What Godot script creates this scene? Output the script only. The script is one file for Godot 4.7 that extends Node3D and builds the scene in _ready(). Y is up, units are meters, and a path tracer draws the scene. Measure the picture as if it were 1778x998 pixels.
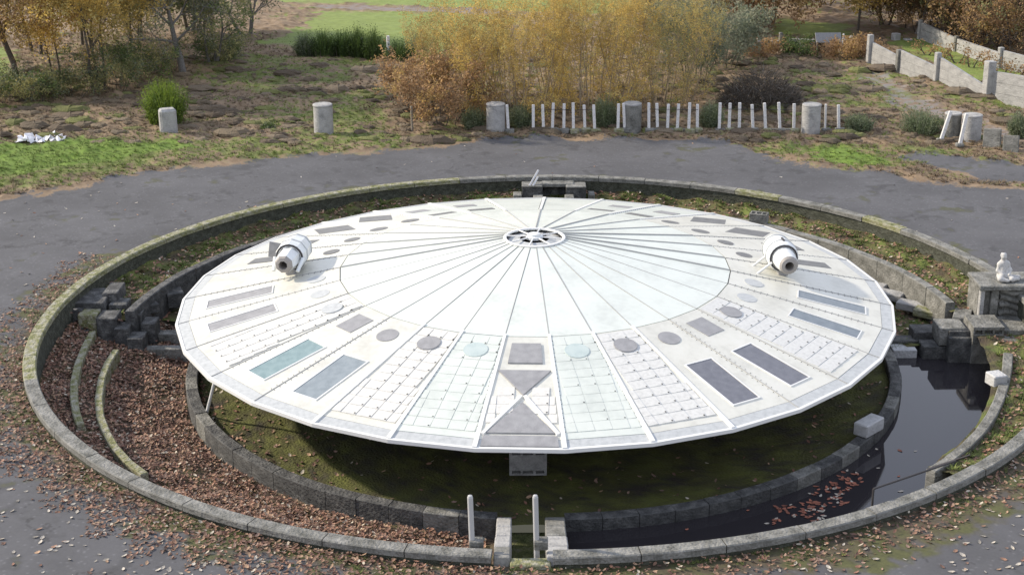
extends Node3D

# ------------------------------------------------------------------ camera numbers (metres, photo pixels 1778 x 998)
const FOCAL := 2627.68
const CAM := Vector3(-0.2193, 7.4072, 19.9553)
const PITCH := 0.3426
const YAW := -0.0099
const ROLL := -0.0086
var cr: Vector3
var cu: Vector3
var cf: Vector3
var rng := RandomNumberGenerator.new()
var M := {}
var taken := {}
const GY := -0.13            # level of the tarmac; the ring wall's top is y = 0

# ------------------------------------------------------------------ mesh collector
class MB:
	var v := PackedVector3Array()
	var n := PackedVector3Array()
	var c := PackedColorArray()
	var col := Color.WHITE
	func tri(a: Vector3, b: Vector3, d: Vector3, na: Vector3, nb: Vector3, nd: Vector3):
		v.append(a); v.append(d); v.append(b)
		n.append(na); n.append(nd); n.append(nb)
		c.append(col); c.append(col); c.append(col)
	func flat(a: Vector3, b: Vector3, d: Vector3, out: Vector3):
		var k := (b - a).cross(d - a)
		if k.length_squared() < 1e-16: return
		k = k.normalized()
		if k.dot(out) < 0.0: tri(a, d, b, -k, -k, -k)
		else: tri(a, b, d, k, k, k)
	func quad(a: Vector3, b: Vector3, d: Vector3, e: Vector3, out: Vector3):
		flat(a, b, d, out); flat(a, d, e, out)
	func squad(a, b, d, e, na, nb, nd, ne):
		var k = (b - a).cross(d - a)
		if k.dot(na + nd) < 0.0:
			tri(a, d, b, na, nd, nb); tri(a, e, d, na, ne, nd)
		else:
			tri(a, b, d, na, nb, nd); tri(a, d, e, na, nd, ne)
	# chamfered box
	func box(ctr: Vector3, size: Vector3, bas := Basis.IDENTITY, bev := 0.008):
		var h := size * 0.5
		bev = min(bev, min(h.x, min(h.y, h.z)) * 0.6)
		var P := func(sx, sy, sz, ax):
			var q := Vector3(sx * (h.x - (0.0 if ax == 0 else bev)), sy * (h.y - (0.0 if ax == 1 else bev)), sz * (h.z - (0.0 if ax == 2 else bev)))
			return ctr + bas * q
		for s in [-1, 1]:
			quad(P.call(s, -1, -1, 0), P.call(s, 1, -1, 0), P.call(s, 1, 1, 0), P.call(s, -1, 1, 0), bas * Vector3(s, 0, 0))
			quad(P.call(-1, s, -1, 1), P.call(1, s, -1, 1), P.call(1, s, 1, 1), P.call(-1, s, 1, 1), bas * Vector3(0, s, 0))
			quad(P.call(-1, -1, s, 2), P.call(1, -1, s, 2), P.call(1, 1, s, 2), P.call(-1, 1, s, 2), bas * Vector3(0, 0, s))
			for t in [-1, 1]:
				quad(P.call(s, t, -1, 0), P.call(s, t, 1, 0), P.call(s, t, 1, 1), P.call(s, t, -1, 1), bas * Vector3(s, t, 0))
				quad(P.call(s, -1, t, 0), P.call(s, 1, t, 0), P.call(s, 1, t, 2), P.call(s, -1, t, 2), bas * Vector3(s, 0, t))
				quad(P.call(-1, s, t, 1), P.call(1, s, t, 1), P.call(1, s, t, 2), P.call(-1, s, t, 2), bas * Vector3(0, s, t))
				for w in [-1, 1]:
					flat(P.call(s, t, w, 0), P.call(s, t, w, 1), P.call(s, t, w, 2), bas * Vector3(s, t, w))
	func tube(a: Vector3, b: Vector3, ra: float, rb: float, k := 8, caps := true):
		var ax := (b - a).normalized()
		var x := ax.cross(Vector3(0.13, 0.97, 0.21)).normalized()
		if abs(ax.dot(Vector3(0.13, 0.97, 0.21).normalized())) > 0.95: x = ax.cross(Vector3.RIGHT).normalized()
		var y := ax.cross(x)
		for i in k:
			var d0 := x * cos(TAU * i / k) + y * sin(TAU * i / k)
			var d1 := x * cos(TAU * (i + 1) / k) + y * sin(TAU * (i + 1) / k)
			squad(a + d0 * ra, a + d1 * ra, b + d1 * rb, b + d0 * rb, d0, d1, d1, d0)
			if caps:
				flat(a, a + d0 * ra, a + d1 * ra, -ax); flat(b, b + d0 * rb, b + d1 * rb, ax)
	# lathe round local z or y: profile of (radius, height)
	func lathe(prof: Array, xf: Transform3D, k := 16, flat_sides := false, a0 := 0.0):
		for j in prof.size() - 1:
			var p: Vector2 = prof[j]; var q: Vector2 = prof[j + 1]
			var sl := Vector2(q.y - p.y, -(q.x - p.x)).normalized()
			for i in k:
				var t0 := a0 + TAU * i / k; var t1 := a0 + TAU * (i + 1) / k
				var e0 := Vector3(cos(t0), 0, sin(t0)); var e1 := Vector3(cos(t1), 0, sin(t1))
				var A := xf * (e0 * p.x + Vector3.UP * p.y); var B := xf * (e1 * p.x + Vector3.UP * p.y)
				var C := xf * (e1 * q.x + Vector3.UP * q.y); var D := xf * (e0 * q.x + Vector3.UP * q.y)
				var n0 := (xf.basis * (e0 * sl.x + Vector3.UP * sl.y)).normalized()
				var n1 := (xf.basis * (e1 * sl.x + Vector3.UP * sl.y)).normalized()
				if flat_sides: quad(A, B, C, D, n0 + n1)
				else: squad(A, B, C, D, n0, n1, n1, n0)
	# closed outline of (radius, y) swept round the y axis from a0 to a1 (degrees, 0 = towards +z)
	func arc(prof: Array, a0: float, a1: float, k: int):
		var mid := Vector2.ZERO
		for p in prof: mid += p / prof.size()
		for j in prof.size():
			var p: Vector2 = prof[j]; var q: Vector2 = prof[(j + 1) % prof.size()]
			var e := (p + q) * 0.5 - mid
			var perp := Vector2(q.y - p.y, -(q.x - p.x)).normalized()
			if perp.dot(e) < 0.0: perp = -perp
			for i in k:
				var t0 := deg_to_rad(lerpf(a0, a1, float(i) / k)); var t1 := deg_to_rad(lerpf(a0, a1, float(i + 1) / k))
				var d0 := Vector3(sin(t0), 0, cos(t0)); var d1 := Vector3(sin(t1), 0, cos(t1))
				squad(d0 * p.x + Vector3.UP * p.y, d1 * p.x + Vector3.UP * p.y, d1 * q.x + Vector3.UP * q.y, d0 * q.x + Vector3.UP * q.y,
					d0 * perp.x + Vector3.UP * perp.y, d1 * perp.x + Vector3.UP * perp.y, d1 * perp.x + Vector3.UP * perp.y, d0 * perp.x + Vector3.UP * perp.y)
		for s in 2:
			var t := deg_to_rad(a0 if s == 0 else a1)
			var d := Vector3(sin(t), 0, cos(t)); var tg := Vector3(cos(t), 0, -sin(t)) * (-1.0 if s == 0 else 1.0)
			if a1 < a0: tg = -tg
			for j in range(1, prof.size() - 1):
				flat(d * prof[0].x + Vector3.UP * prof[0].y, d * prof[j].x + Vector3.UP * prof[j].y, d * prof[j + 1].x + Vector3.UP * prof[j + 1].y, tg)
	func mesh() -> ArrayMesh:
		var a := []
		a.resize(Mesh.ARRAY_MAX)
		a[Mesh.ARRAY_VERTEX] = v; a[Mesh.ARRAY_NORMAL] = n; a[Mesh.ARRAY_COLOR] = c
		var m := ArrayMesh.new()
		m.add_surface_from_arrays(Mesh.PRIMITIVE_TRIANGLES, a)
		return m

# ------------------------------------------------------------------ naming, tagging
func numbered(s: String) -> String:
	if not taken.has(s):
		taken[s] = 0
		return s
	taken[s] += 1
	return "%s_%03d" % [s, taken[s]]

func tag(o: Node, label: String, category: String, group := "", kind := "") -> Node:
	o.set_meta("label", label); o.set_meta("category", category)
	if group: o.set_meta("group", group)
	if kind: o.set_meta("kind", kind)
	return o

func thing(called: String, label: String, category: String, where := Vector3.ZERO, turn := 0.0, group := "") -> Node3D:
	var o := Node3D.new()
	o.name = numbered(called); add_child(o)
	o.position = where; o.rotation.y = turn
	tag(o, label, category, group)
	return o

func part(called: String, mesh, mat: Material, parent: Node, xf := Transform3D.IDENTITY) -> MeshInstance3D:
	var o := MeshInstance3D.new()
	o.name = called if parent != self else numbered(called)
	o.mesh = mesh.mesh() if mesh is MB else mesh
	o.material_override = mat
	o.transform = xf
	parent.add_child(o, true)
	return o

func structure(called: String, mesh, mat: Material, label: String, category: String) -> MeshInstance3D:
	var o := part(called, mesh, mat, self)
	tag(o, label, category, "", "structure")
	return o

func scatter(called: String, label: String, category: String, mesh: Mesh, mat: Material, xfs: Array, cols: Array, parent: Node = self) -> MultiMeshInstance3D:
	var mm := MultiMesh.new()
	mm.transform_format = MultiMesh.TRANSFORM_3D
	mm.use_colors = true
	mm.mesh = mesh
	mm.instance_count = xfs.size()
	for i in xfs.size():
		mm.set_instance_transform(i, xfs[i])
		mm.set_instance_color(i, cols[i])
	var o := MultiMeshInstance3D.new()
	o.multimesh = mm; o.material_override = mat
	o.name = numbered(called) if parent == self else called
	parent.add_child(o, true)
	if parent == self: tag(o, label, category, "", "stuff")
	else: o.set_meta("kind", "stuff")
	return o

# ------------------------------------------------------------------ photo pixel -> point
func ray(u: float, w: float) -> Vector3:
	return cf + cr * ((u - 889.0) / FOCAL) - cu * ((w - 499.0) / FOCAL)
func px(u: float, w: float, y := GY) -> Vector3:
	var d := ray(u, w)
	return CAM + d * ((y - CAM.y) / d.y)
func pz(u: float, w: float, z: float) -> Vector3:
	var d := ray(u, w)
	return CAM + d * ((z - CAM.z) / d.z)
func polar(deg: float, r: float, y := 0.0) -> Vector3:
	var t := deg_to_rad(deg)
	return Vector3(sin(t) * r, y, cos(t) * r)

# ------------------------------------------------------------------ materials
func srgb(c: Color) -> Color: return c.linear_to_srgb()

func noise(sd: int, freq: float, oct := 4) -> FastNoiseLite:
	var f := FastNoiseLite.new()
	f.seed = sd; f.frequency = freq; f.fractal_octaves = oct; f.noise_type = FastNoiseLite.TYPE_SIMPLEX_SMOOTH
	return f

# seamless texture whose colour runs through the given linear colours with two layers of noise
func tex(cols: Array, sd: int, freq: float, size := 384, fine := 0.35) -> ImageTexture:
	var A := noise(sd, freq, 5).get_seamless_image(size, size)
	var B := noise(sd + 7, freq * 7.0, 3).get_seamless_image(size, size)
	var a := A.get_data(); var b := B.get_data()
	var lut := PackedByteArray()
	for i in 256:
		var t: float = i / 255.0 * (cols.size() - 1)
		var k: int = min(int(t), cols.size() - 2)
		var c: Color = srgb((cols[k] as Color).lerp(cols[k + 1], t - k))
		lut.append(int(clampf(c.r, 0, 1) * 255)); lut.append(int(clampf(c.g, 0, 1) * 255)); lut.append(int(clampf(c.b, 0, 1) * 255))
	var out := PackedByteArray()
	out.resize(size * size * 3)
	for i in size * size:
		var q := int(clampf((a[i] * (1.0 - fine) + b[i] * fine - 128.0) * 1.5 + 128.0, 0, 255)) * 3
		out[i * 3] = lut[q]; out[i * 3 + 1] = lut[q + 1]; out[i * 3 + 2] = lut[q + 2]
	var im := Image.create_from_data(size, size, false, Image.FORMAT_RGB8, out)
	return ImageTexture.create_from_image(im)

func bump(sd: int, freq: float, strength: float, size := 384) -> ImageTexture:
	var im := noise(sd, freq, 5).get_seamless_image(size, size)
	im.convert(Image.FORMAT_RGBA8)
	im.bump_map_to_normal_map(strength)
	return ImageTexture.create_from_image(im)

func mat(c: Color, rough := 0.85, metal := 0.0) -> StandardMaterial3D:
	var m := StandardMaterial3D.new()
	m.albedo_color = srgb(c); m.roughness = rough; m.metallic = metal
	return m

func tmat(t: Texture2D, rough: float, scale: float, nrm: Texture2D = null, nscale := 1.0) -> StandardMaterial3D:
	var m := StandardMaterial3D.new()
	m.albedo_texture = t; m.roughness = rough
	m.uv1_triplanar = true; m.uv1_world_triplanar = true
	m.uv1_scale = Vector3.ONE * scale
	if nrm:
		m.normal_enabled = true; m.normal_texture = nrm; m.normal_scale = nscale
	return m

func vmat(rough := 0.9) -> StandardMaterial3D:
	var m := StandardMaterial3D.new()
	m.vertex_color_use_as_albedo = true; m.roughness = rough
	return m

func make_materials():
	var rough_n := bump(3, 0.06, 6.0)
	var soft_n := bump(5, 0.015, 3.0)
	M.concrete = tmat(tex([Color(.07, .07, .06), Color(.165, .163, .148), Color(.27, .265, .245)], 11, 0.012), 0.9, 0.9, rough_n, 0.7)
	M.concrete_mid = tmat(tex([Color(.19, .19, .185), Color(.32, .315, .305), Color(.4, .395, .38)], 35, 0.014), 0.9, 0.9, rough_n, 0.6)
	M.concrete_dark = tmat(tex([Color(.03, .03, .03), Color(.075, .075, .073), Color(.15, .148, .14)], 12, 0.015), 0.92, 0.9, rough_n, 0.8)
	M.concrete_shade = tmat(tex([Color(.03, .03, .03), Color(.07, .07, .068), Color(.17, .168, .16)], 38, 0.015), 0.92, 0.9, rough_n, 0.8)  # stained concrete with the shade of its backlit faces painted in
	M.concrete_light = tmat(tex([Color(.3, .3, .3), Color(.44, .44, .44), Color(.52, .52, .51)], 13, 0.012), 0.88, 0.8, rough_n, 0.5)
	M.concrete_moss = tmat(tex([Color(.07, .09, .02), Color(.17, .17, .07), Color(.27, .26, .19), Color(.33, .32, .28)], 14, 0.02), 0.95, 0.8, rough_n, 0.9)
	M.moss_wall = tmat(tex([Color(.035, .045, .012), Color(.09, .1, .03), Color(.14, .13, .09)], 15, 0.02), 0.97, 0.9, rough_n, 1.0)
	M.wall_shade = tmat(tex([Color(.02, .022, .016), Color(.055, .058, .04), Color(.10, .105, .085)], 37, 0.02), 0.97, 0.9, rough_n, 1.0)  # wall colour darkened to carry the shade on its faces, slightly mossy
	M.panel_white = tmat(tex([Color(.52, .51, .45), Color(.635, .625, .555), Color(.68, .67, .605)], 16, 0.01), 0.42, 0.35, soft_n, 0.12)
	M.panel_cool = tmat(tex([Color(.545, .57, .525), Color(.635, .665, .61), Color(.67, .70, .645)], 17, 0.01), 0.4, 0.35, soft_n, 0.1)
	M.panel_tint = tmat(tex([Color(.50, .53, .485), Color(.60, .63, .575), Color(.64, .66, .605)], 27, 0.008), 0.42, 0.35, soft_n, 0.12)
	M.tile_white = tmat(tex([Color(.49, .48, .45), Color(.60, .59, .55), Color(.65, .64, .60)], 18, 0.03), 0.4, 1.2)
	M.tile_grey = tmat(tex([Color(.45, .45, .43), Color(.555, .555, .53), Color(.61, .61, .585)], 19, 0.03), 0.42, 1.2)
	for q in ["panel_cool"]:
		M[q].metallic = 0.15; M[q].roughness = 0.4
	for q in ["panel_white", "panel_tint"]:
		M[q].metallic = 0.2
	M.seam = mat(Color(.36, .36, .35), 0.6)
	M.plate_dark = tmat(tex([Color(.10, .10, .10), Color(.15, .15, .148), Color(.2, .2, .195)], 39, 0.02), 0.5, 0.8)
	M.rib = mat(Color(.68, .68, .66), 0.45)
	M.rim_grey = tmat(tex([Color(.33, .345, .345), Color(.43, .445, .445), Color(.50, .515, .51)], 20, 0.03), 0.5, 1.0)
	M.shell = mat(Color(.12, .12, .125), 0.6)
	M.plate_grey = tmat(tex([Color(.215, .212, .215), Color(.27, .268, .272), Color(.32, .318, .32)], 21, 0.02), 0.5, 0.8)
	M.plate_teal = tmat(tex([Color(.36, .43, .42), Color(.43, .50, .485), Color(.47, .53, .51)], 22, 0.02), 0.45, 0.8)
	M.pane_teal = tmat(tex([Color(.15, .22, .225), Color(.2, .28, .285), Color(.25, .33, .33)], 23, 0.02), 0.3, 0.9)
	M.pane_blue = tmat(tex([Color(.115, .14, .16), Color(.155, .185, .21), Color(.195, .225, .245)], 24, 0.02), 0.3, 0.9)
	M.pane_sky = tmat(tex([Color(.18, .21, .225), Color(.23, .265, .285), Color(.27, .305, .32)], 41, 0.02), 0.3, 0.9)
	M.pane_violet = tmat(tex([Color(.105, .108, .125), Color(.135, .138, .158), Color(.175, .178, .198)], 25, 0.02), 0.3, 0.9)
	M.rivet = mat(Color(.05, .05, .05), 0.5)
	M.pod_white = tmat(tex([Color(.55, .56, .55), Color(.68, .7, .69), Color(.74, .75, .73)], 26, 0.02), 0.38, 0.9)
	M.pod_cap = mat(Color(.27, .25, .23), 0.6)
	M.pipe = mat(Color(.4, .4, .4), 0.55)
	M.picket = tmat(tex([Color(.45, .44, .42), Color(.62, .61, .6), Color(.7, .69, .68)], 28, 0.03), 0.7, 1.5)
	M.iron = mat(Color(.05, .045, .045), 0.6, 0.3)
	M.bark = tmat(tex([Color(.04, .034, .028), Color(.09, .075, .06), Color(.16, .14, .115)], 29, 0.03), 0.95, 2.0, rough_n, 1.0)
	M.bark_pale = tmat(tex([Color(.08, .075, .07), Color(.17, .16, .15), Color(.26, .25, .23)], 30, 0.03), 0.95, 2.0, rough_n, 1.0)
	M.bark_tan = tmat(tex([Color(.16, .125, .08), Color(.28, .22, .145), Color(.36, .29, .2)], 36, 0.03), 0.95, 2.0)
	M.wood = tmat(tex([Color(.12, .1, .08), Color(.22, .19, .15), Color(.3, .27, .22)], 31, 0.03), 0.9, 2.0)
	M.leaf = vmat(0.7)
	(M.leaf as StandardMaterial3D).backlight_enabled = true
	(M.leaf as StandardMaterial3D).backlight = Color(1.0, 1.0, 1.0)
	M.litter = vmat(0.8)
	M.vcol = vmat(0.95)
	M.vbump = vmat(0.95)
	M.vbump.normal_enabled = true; M.vbump.normal_texture = rough_n; M.vbump.normal_scale = 1.0
	M.vbump.uv1_triplanar = true; M.vbump.uv1_world_triplanar = true; M.vbump.uv1_scale = Vector3.ONE * 0.9
	M.water = StandardMaterial3D.new()
	M.water.albedo_color = srgb(Color(.03, .027, .03)); M.water.roughness = 0.04; M.water.metallic_specular = 0.5
	M.water.normal_enabled = true; M.water.normal_texture = bump(8, 0.01, 1.0); M.water.normal_scale = 0.03
	M.water.uv1_triplanar = true; M.water.uv1_world_triplanar = true; M.water.uv1_scale = Vector3.ONE * 0.6
	M.statue = tmat(tex([Color(.28, .27, .25), Color(.46, .45, .43), Color(.56, .55, .53)], 40, 0.03), 0.75, 2.5)
	M.roof_sheet = tmat(tex([Color(.09, .095, .105), Color(.125, .13, .14), Color(.16, .165, .175)], 33, 0.03), 0.5, 1.5)
	M.plastic = mat(Color(.7, .7, .74), 0.5)
	M.grain = tex([Color(.45, .45, .45), Color(.8, .8, .8), Color(1, 1, 1)], 34, 0.014, 512, 0.6)
	M.rough_n = rough_n

# ------------------------------------------------------------------ ground: height, regions
var hn := noise(101, 0.55, 4)
var hn2 := noise(102, 2.2, 3)
const RX0 := -17.0
const RZ0 := -30.0
const RW := 34.0
const RL := 40.0
const CELL := 0.1
var NX := int(RW / CELL)
var NZ := int(RL / CELL)
var regions := {}

func wpoly(pts: Array) -> PackedVector2Array:
	var o := PackedVector2Array()
	for q in pts:
		var w := px(q[0], q[1])
		o.append(Vector2(w.x, w.z))
	return o

func make_region(called: String, polys: Array, soft := 2):
	var g := PackedFloat32Array(); g.resize(NX * NZ)
	for p in polys:
		var lo := Vector2(1e9, 1e9); var hi := -lo
		for q in p:
			lo = lo.min(q); hi = hi.max(q)
		for j in range(max(0, int((lo.y - RZ0) / CELL)), min(NZ, int((hi.y - RZ0) / CELL) + 1)):
			for i in range(max(0, int((lo.x - RX0) / CELL)), min(NX, int((hi.x - RX0) / CELL) + 1)):
				if Geometry2D.is_point_in_polygon(Vector2(RX0 + (i + .5) * CELL, RZ0 + (j + .5) * CELL), p): g[j * NX + i] = 1.0
	for k in soft:
		var h := g.duplicate()
		for j in range(1, NZ - 1):
			for i in range(1, NX - 1):
				var q := j * NX + i
				h[q] = (g[q] * 2 + g[q - 1] + g[q + 1] + g[q - NX] + g[q + NX]) / 6.0
		g = h
	regions[called] = g

func reg(called: String, x: float, z: float) -> float:
	var i := int((x - RX0) / CELL); var j := int((z - RZ0) / CELL)
	if i < 0 or j < 0 or i >= NX or j >= NZ: return 0.0
	return (regions[called] as PackedFloat32Array)[j * NX + i]

func field_h(x: float, z: float) -> float:
	var rough: float = 1.0 - maxf(maxf(reg("tarmac", x, z), reg("lawn", x, z) * 0.8), reg("lane", x, z))
	return GY + rough * (0.03 + 0.10 * hn.get_noise_2d(x * 1.5, z * 1.5) + 0.06 * maxf(0.0, hn2.get_noise_2d(x, z)) - 0.10 * maxf(0.0, hn2.get_noise_2d(x * .8 + 40, z * .8) - .18))

func make_ground():
	make_region("tarmac", [wpoly([[-500, 470], [0, 345], [150, 318], [300, 292], [450, 276], [600, 264], [760, 255], [850, 243], [1000, 240], [1240, 243], [1300, 262], [1400, 285], [1500, 298], [1640, 318], [1778, 327], [2100, 340], [2600, 700], [2300, 1200], [-600, 1200], [-1000, 760], [-900, 600]]),
		wpoly([[1545, 266], [1660, 274], [1778, 290], [1900, 300], [1900, 325], [1700, 312], [1640, 296]])], 2)
	make_region("lane", [wpoly([[1500, 128], [1525, 124], [1590, 165], [1700, 205], [1778, 235], [1778, 252], [1650, 215], [1560, 180]]),
		wpoly([[560, 8], [620, 9], [830, 17], [1000, 28], [1000, 36], [830, 25], [600, 17], [540, 14]])], 1)
	make_region("bright", [wpoly([[-80, 262], [60, 250], [180, 244], [330, 240], [350, 254], [220, 278], [110, 296], [-60, 320]]),
		wpoly([[1390, 262], [1470, 258], [1560, 280], [1545, 294], [1440, 283]]),
		wpoly([[-40, 640], [22, 640], [34, 668], [22, 700], [-40, 710]])], 3)
	make_region("green", [wpoly([[330, 120], [420, 95], [640, 100], [690, 125], [560, 150], [420, 165], [350, 150]]),
		wpoly([[-60, 300], [300, 244], [600, 236], [850, 236], [760, 255], [300, 290], [0, 340]]),
		wpoly([[500, 165], [640, 160], [700, 235], [500, 240], [440, 200]]),
		wpoly([[1380, 125], [1490, 120], [1640, 190], [1500, 195], [1400, 175]]),
		wpoly([[1280, 246], [1700, 262], [1560, 300], [1400, 285]]), wpoly([[1500, 118], [1720, 172], [1778, 185], [1778, 196], [1690, 182], [1500, 132]])], 4)
	make_region("lawn", [wpoly([[-300, 60], [22, 84], [24, 132], [-300, 150]]), wpoly([[440, 78], [520, 50], [560, 18], [830, 27], [900, 36], [760, 96], [700, 100], [560, 84]]),
		wpoly([[480, -40], [1100, -40], [1100, 26], [830, 15], [600, 6], [480, 4]]),
		wpoly([[1340, 36], [1400, 36], [1475, 44], [1475, 63], [1345, 62]]), wpoly([[1532, 70], [1600, 62], [1690, 98], [1778, 118], [1778, 150], [1715, 148], [1630, 112]])], 2)
	# relief mesh with the pit left open
	var st := PackedVector3Array(); var nn := PackedVector3Array(); var uv := PackedVector2Array(); var idx := PackedInt32Array()
	var jr := RandomNumberGenerator.new(); jr.seed = 3
	for j in NZ + 1:
		for i in NX + 1:
			var x := RX0 + i * CELL; var z := RZ0 + j * CELL
			var y := field_h(x, z)
			var e := 0.08
			if x * x + z * z > 56.0 and i > 0 and j > 0 and i < NX and j < NZ:
				x += jr.randf_range(-.03, .03); z += jr.randf_range(-.03, .03); y = field_h(x, z)
			st.append(Vector3(x, y, z))
			nn.append(Vector3(y - field_h(x + e, z), e, y - field_h(x, z + e)).normalized())
			uv.append(Vector2((x - RX0) / RW, (z - RZ0) / RL))
	for j in NZ:
		for i in NX:
			var x := RX0 + (i + .5) * CELL; var z := RZ0 + (j + .5) * CELL
			if x * x + z * z < 6.92 * 6.92: continue
			var a := j * (NX + 1) + i
			for q in [a, a + 1, a + NX + 2, a, a + NX + 2, a + NX + 1]: idx.append(q)
	var arr := []; arr.resize(Mesh.ARRAY_MAX)
	arr[Mesh.ARRAY_VERTEX] = st; arr[Mesh.ARRAY_NORMAL] = nn; arr[Mesh.ARRAY_TEX_UV] = uv; arr[Mesh.ARRAY_INDEX] = idx
	var am := ArrayMesh.new(); am.add_surface_from_arrays(Mesh.PRIMITIVE_TRIANGLES, arr)
	# colour map of what the ground is made of
	var TW := 1530; var TH := 1800
	var A := noise(41, 0.0096, 4).get_image(TW, TH).get_data()
	var B := noise(42, 0.072, 4).get_image(TW, TH).get_data()
	var C := PackedByteArray(); C.resize(TW * TH)
	var wr := RandomNumberGenerator.new(); wr.seed = 43
	for i in TW * TH: C[i] = 128 + int((wr.randf() + wr.randf() - 1.0) * 100.0)
	var D := noise(44, 0.024, 3).get_image(TW, TH).get_data()
	var bytes := PackedByteArray(); bytes.resize(TW * TH * 3)
	var tar: PackedFloat32Array = regions.tarmac; var lane: PackedFloat32Array = regions.lane; var bri: PackedFloat32Array = regions.bright
	var gre: PackedFloat32Array = regions.green; var law: PackedFloat32Array = regions.lawn
	var gam := PackedByteArray()
	for i in 1025: gam.append(int(clampf(Color(i / 1024.0, 0, 0).linear_to_srgb().r, 0, 1) * 255.0))
	for j in TH:
		var z := RZ0 + (j + .5) / TH * RL
		for i in TW:
			var q := j * TW + i
			var x := RX0 + (i + .5) / TW * RW
			var a := A[q] / 255.0; var b := B[q] / 255.0; var c := C[q] / 255.0; var d := D[q] / 255.0
			var gx: int = clampi(int((x + (d - .5) * 0.9 + (b - .5) * 0.5 - RX0) / CELL), 0, NX - 1)
			var gz: int = clampi(int((z + (a - .5) * 0.9 + (c - .5) * 0.3 - RZ0) / CELL), 0, NZ - 1)
			var g := gz * NX + gx
			# rough field: brown bracken litter with green moss showing through
			var gr := clampf((gre[g] * 0.55 + (a - .5) * 1.1 + (b - .5) * 1.3 + (d - .5) * 0.9 - 0.30) * 2.2, 0, 1)
			var R := 0.255 + (b - .5) * 0.18 + (c - .5) * 0.12; var G := 0.18 + (b - .5) * 0.135 + (c - .5) * 0.09; var Bl := 0.112 + (b - .5) * 0.09 + (c - .5) * 0.06
			var gv := 1.0 + (c - .5) * 0.8 + (b - .5) * 0.5
			R = lerpf(R, 0.155 * gv, gr); G = lerpf(G, 0.175 * gv, gr); Bl = lerpf(Bl, 0.045 * gv, gr)
			var br: float = clampf((bri[g] + (b - .5) * 1.0 + (c - .5) * 0.4 - .25) * 2.5, 0, 1) * (1.0 if bri[g] > 0.02 else 0.0)
			R = lerpf(R, 0.15 * gv, br); G = lerpf(G, 0.235 * gv, br); Bl = lerpf(Bl, 0.03 * gv, br)
			var lw: float = law[g]
			var lv := 1.0 + (c - .5) * 0.35 + (b - .5) * 0.3
			R = lerpf(R, 0.21 * lv, lw); G = lerpf(G, 0.27 * lv, lw); Bl = lerpf(Bl, 0.06 * lv, lw)
			var la: float = lane[g] * clampf(0.55 + (b - .5) * 2.0, 0, 1)
			R = lerpf(R, 0.24, la); G = lerpf(G, 0.22, la); Bl = lerpf(Bl, 0.22, la)
			var ta: float = clampf((tar[g] + (b - .5) * 0.5 - .3) * 3.0, 0, 1)
			if ta > 0.0:
				var tv := 1.0 + (c - .5) * 0.22 + (a - .5) * 0.45 + (d - .5) * 0.3
				tv *= 1.0 - 0.35 * clampf((d * .6 + b * .4 - .56) * 6.0, 0, 1) + (0.45 if c > .80 else 0.0)
				if absf(a - .47 + (b - .5) * .06) < .0035 and d > .42: tv *= .6
				var tr := 0.1 * tv; var tg := 0.1 * tv; var tb := 0.107 * tv
				# worn edges: soil and moss creep over the tarmac along the ring and in old patches
				var rr := sqrt(x * x + z * z); var an := atan2(x, z)
				var wide := 0.3
				if an < 0.0 and an > -2.0: wide = 0.5
				elif an > 0.0 and an < 1.6: wide = 0.75
				var soil := clampf((wide - (rr - 7.0) + (d - .5) * 0.9 + (b - .5) * 0.7) * 3.0, 0, 1)
				soil = maxf(soil, clampf((a * .5 + d * .5 + b * .35 - 0.90) * 5.0, 0, 0.55))
				var mo := clampf((d - .42) * 4.0 + (b - .5) * 2.0, 0, 1)
				tr = lerpf(tr, lerpf(.095, .085, mo) * gv, soil); tg = lerpf(tg, lerpf(.075, .088, mo) * gv, soil); tb = lerpf(tb, lerpf(.046, .03, mo) * gv, soil)
				R = lerpf(R, tr, ta); G = lerpf(G, tg, ta); Bl = lerpf(Bl, tb, ta)
			bytes[q * 3] = gam[clampi(int(R * 800), 0, 1024)]; bytes[q * 3 + 1] = gam[clampi(int(G * 800), 0, 1024)]; bytes[q * 3 + 2] = gam[clampi(int(Bl * 800), 0, 1024)]
	var gm := StandardMaterial3D.new()
	gm.albedo_texture = ImageTexture.create_from_image(Image.create_from_data(TW, TH, false, Image.FORMAT_RGB8, bytes))
	gm.roughness = 0.9
	gm.texture_repeat = false
	structure("ground", am, gm, "tarmac apron round the pit running out into rough brown and green field", "ground")
	# land beyond
	var fm := tmat(tex([Color(.11, .13, .04), Color(.15, .17, .05), Color(.17, .15, .08)], 45, 0.01), 0.95, 0.05)
	var mb := MB.new()
	var x0 := RX0; var x1 := RX0 + RW; var z0 := RZ0; var z1 := RZ0 + RL; var F := 400.0; var y := GY - 0.004
	mb.quad(Vector3(-F, y, -F), Vector3(F, y, -F), Vector3(F, y, z0), Vector3(-F, y, z0), Vector3.UP)
	mb.quad(Vector3(-F, y, z1), Vector3(F, y, z1), Vector3(F, y, F), Vector3(-F, y, F), Vector3.UP)
	mb.quad(Vector3(-F, y, z0), Vector3(x0, y, z0), Vector3(x0, y, z1), Vector3(-F, y, z1), Vector3.UP)
	mb.quad(Vector3(x1, y, z0), Vector3(F, y, z0), Vector3(F, y, z1), Vector3(x1, y, z1), Vector3.UP)
	structure("terrain", mb, fm, "flat farmland reaching out to the horizon on all sides", "terrain")

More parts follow.
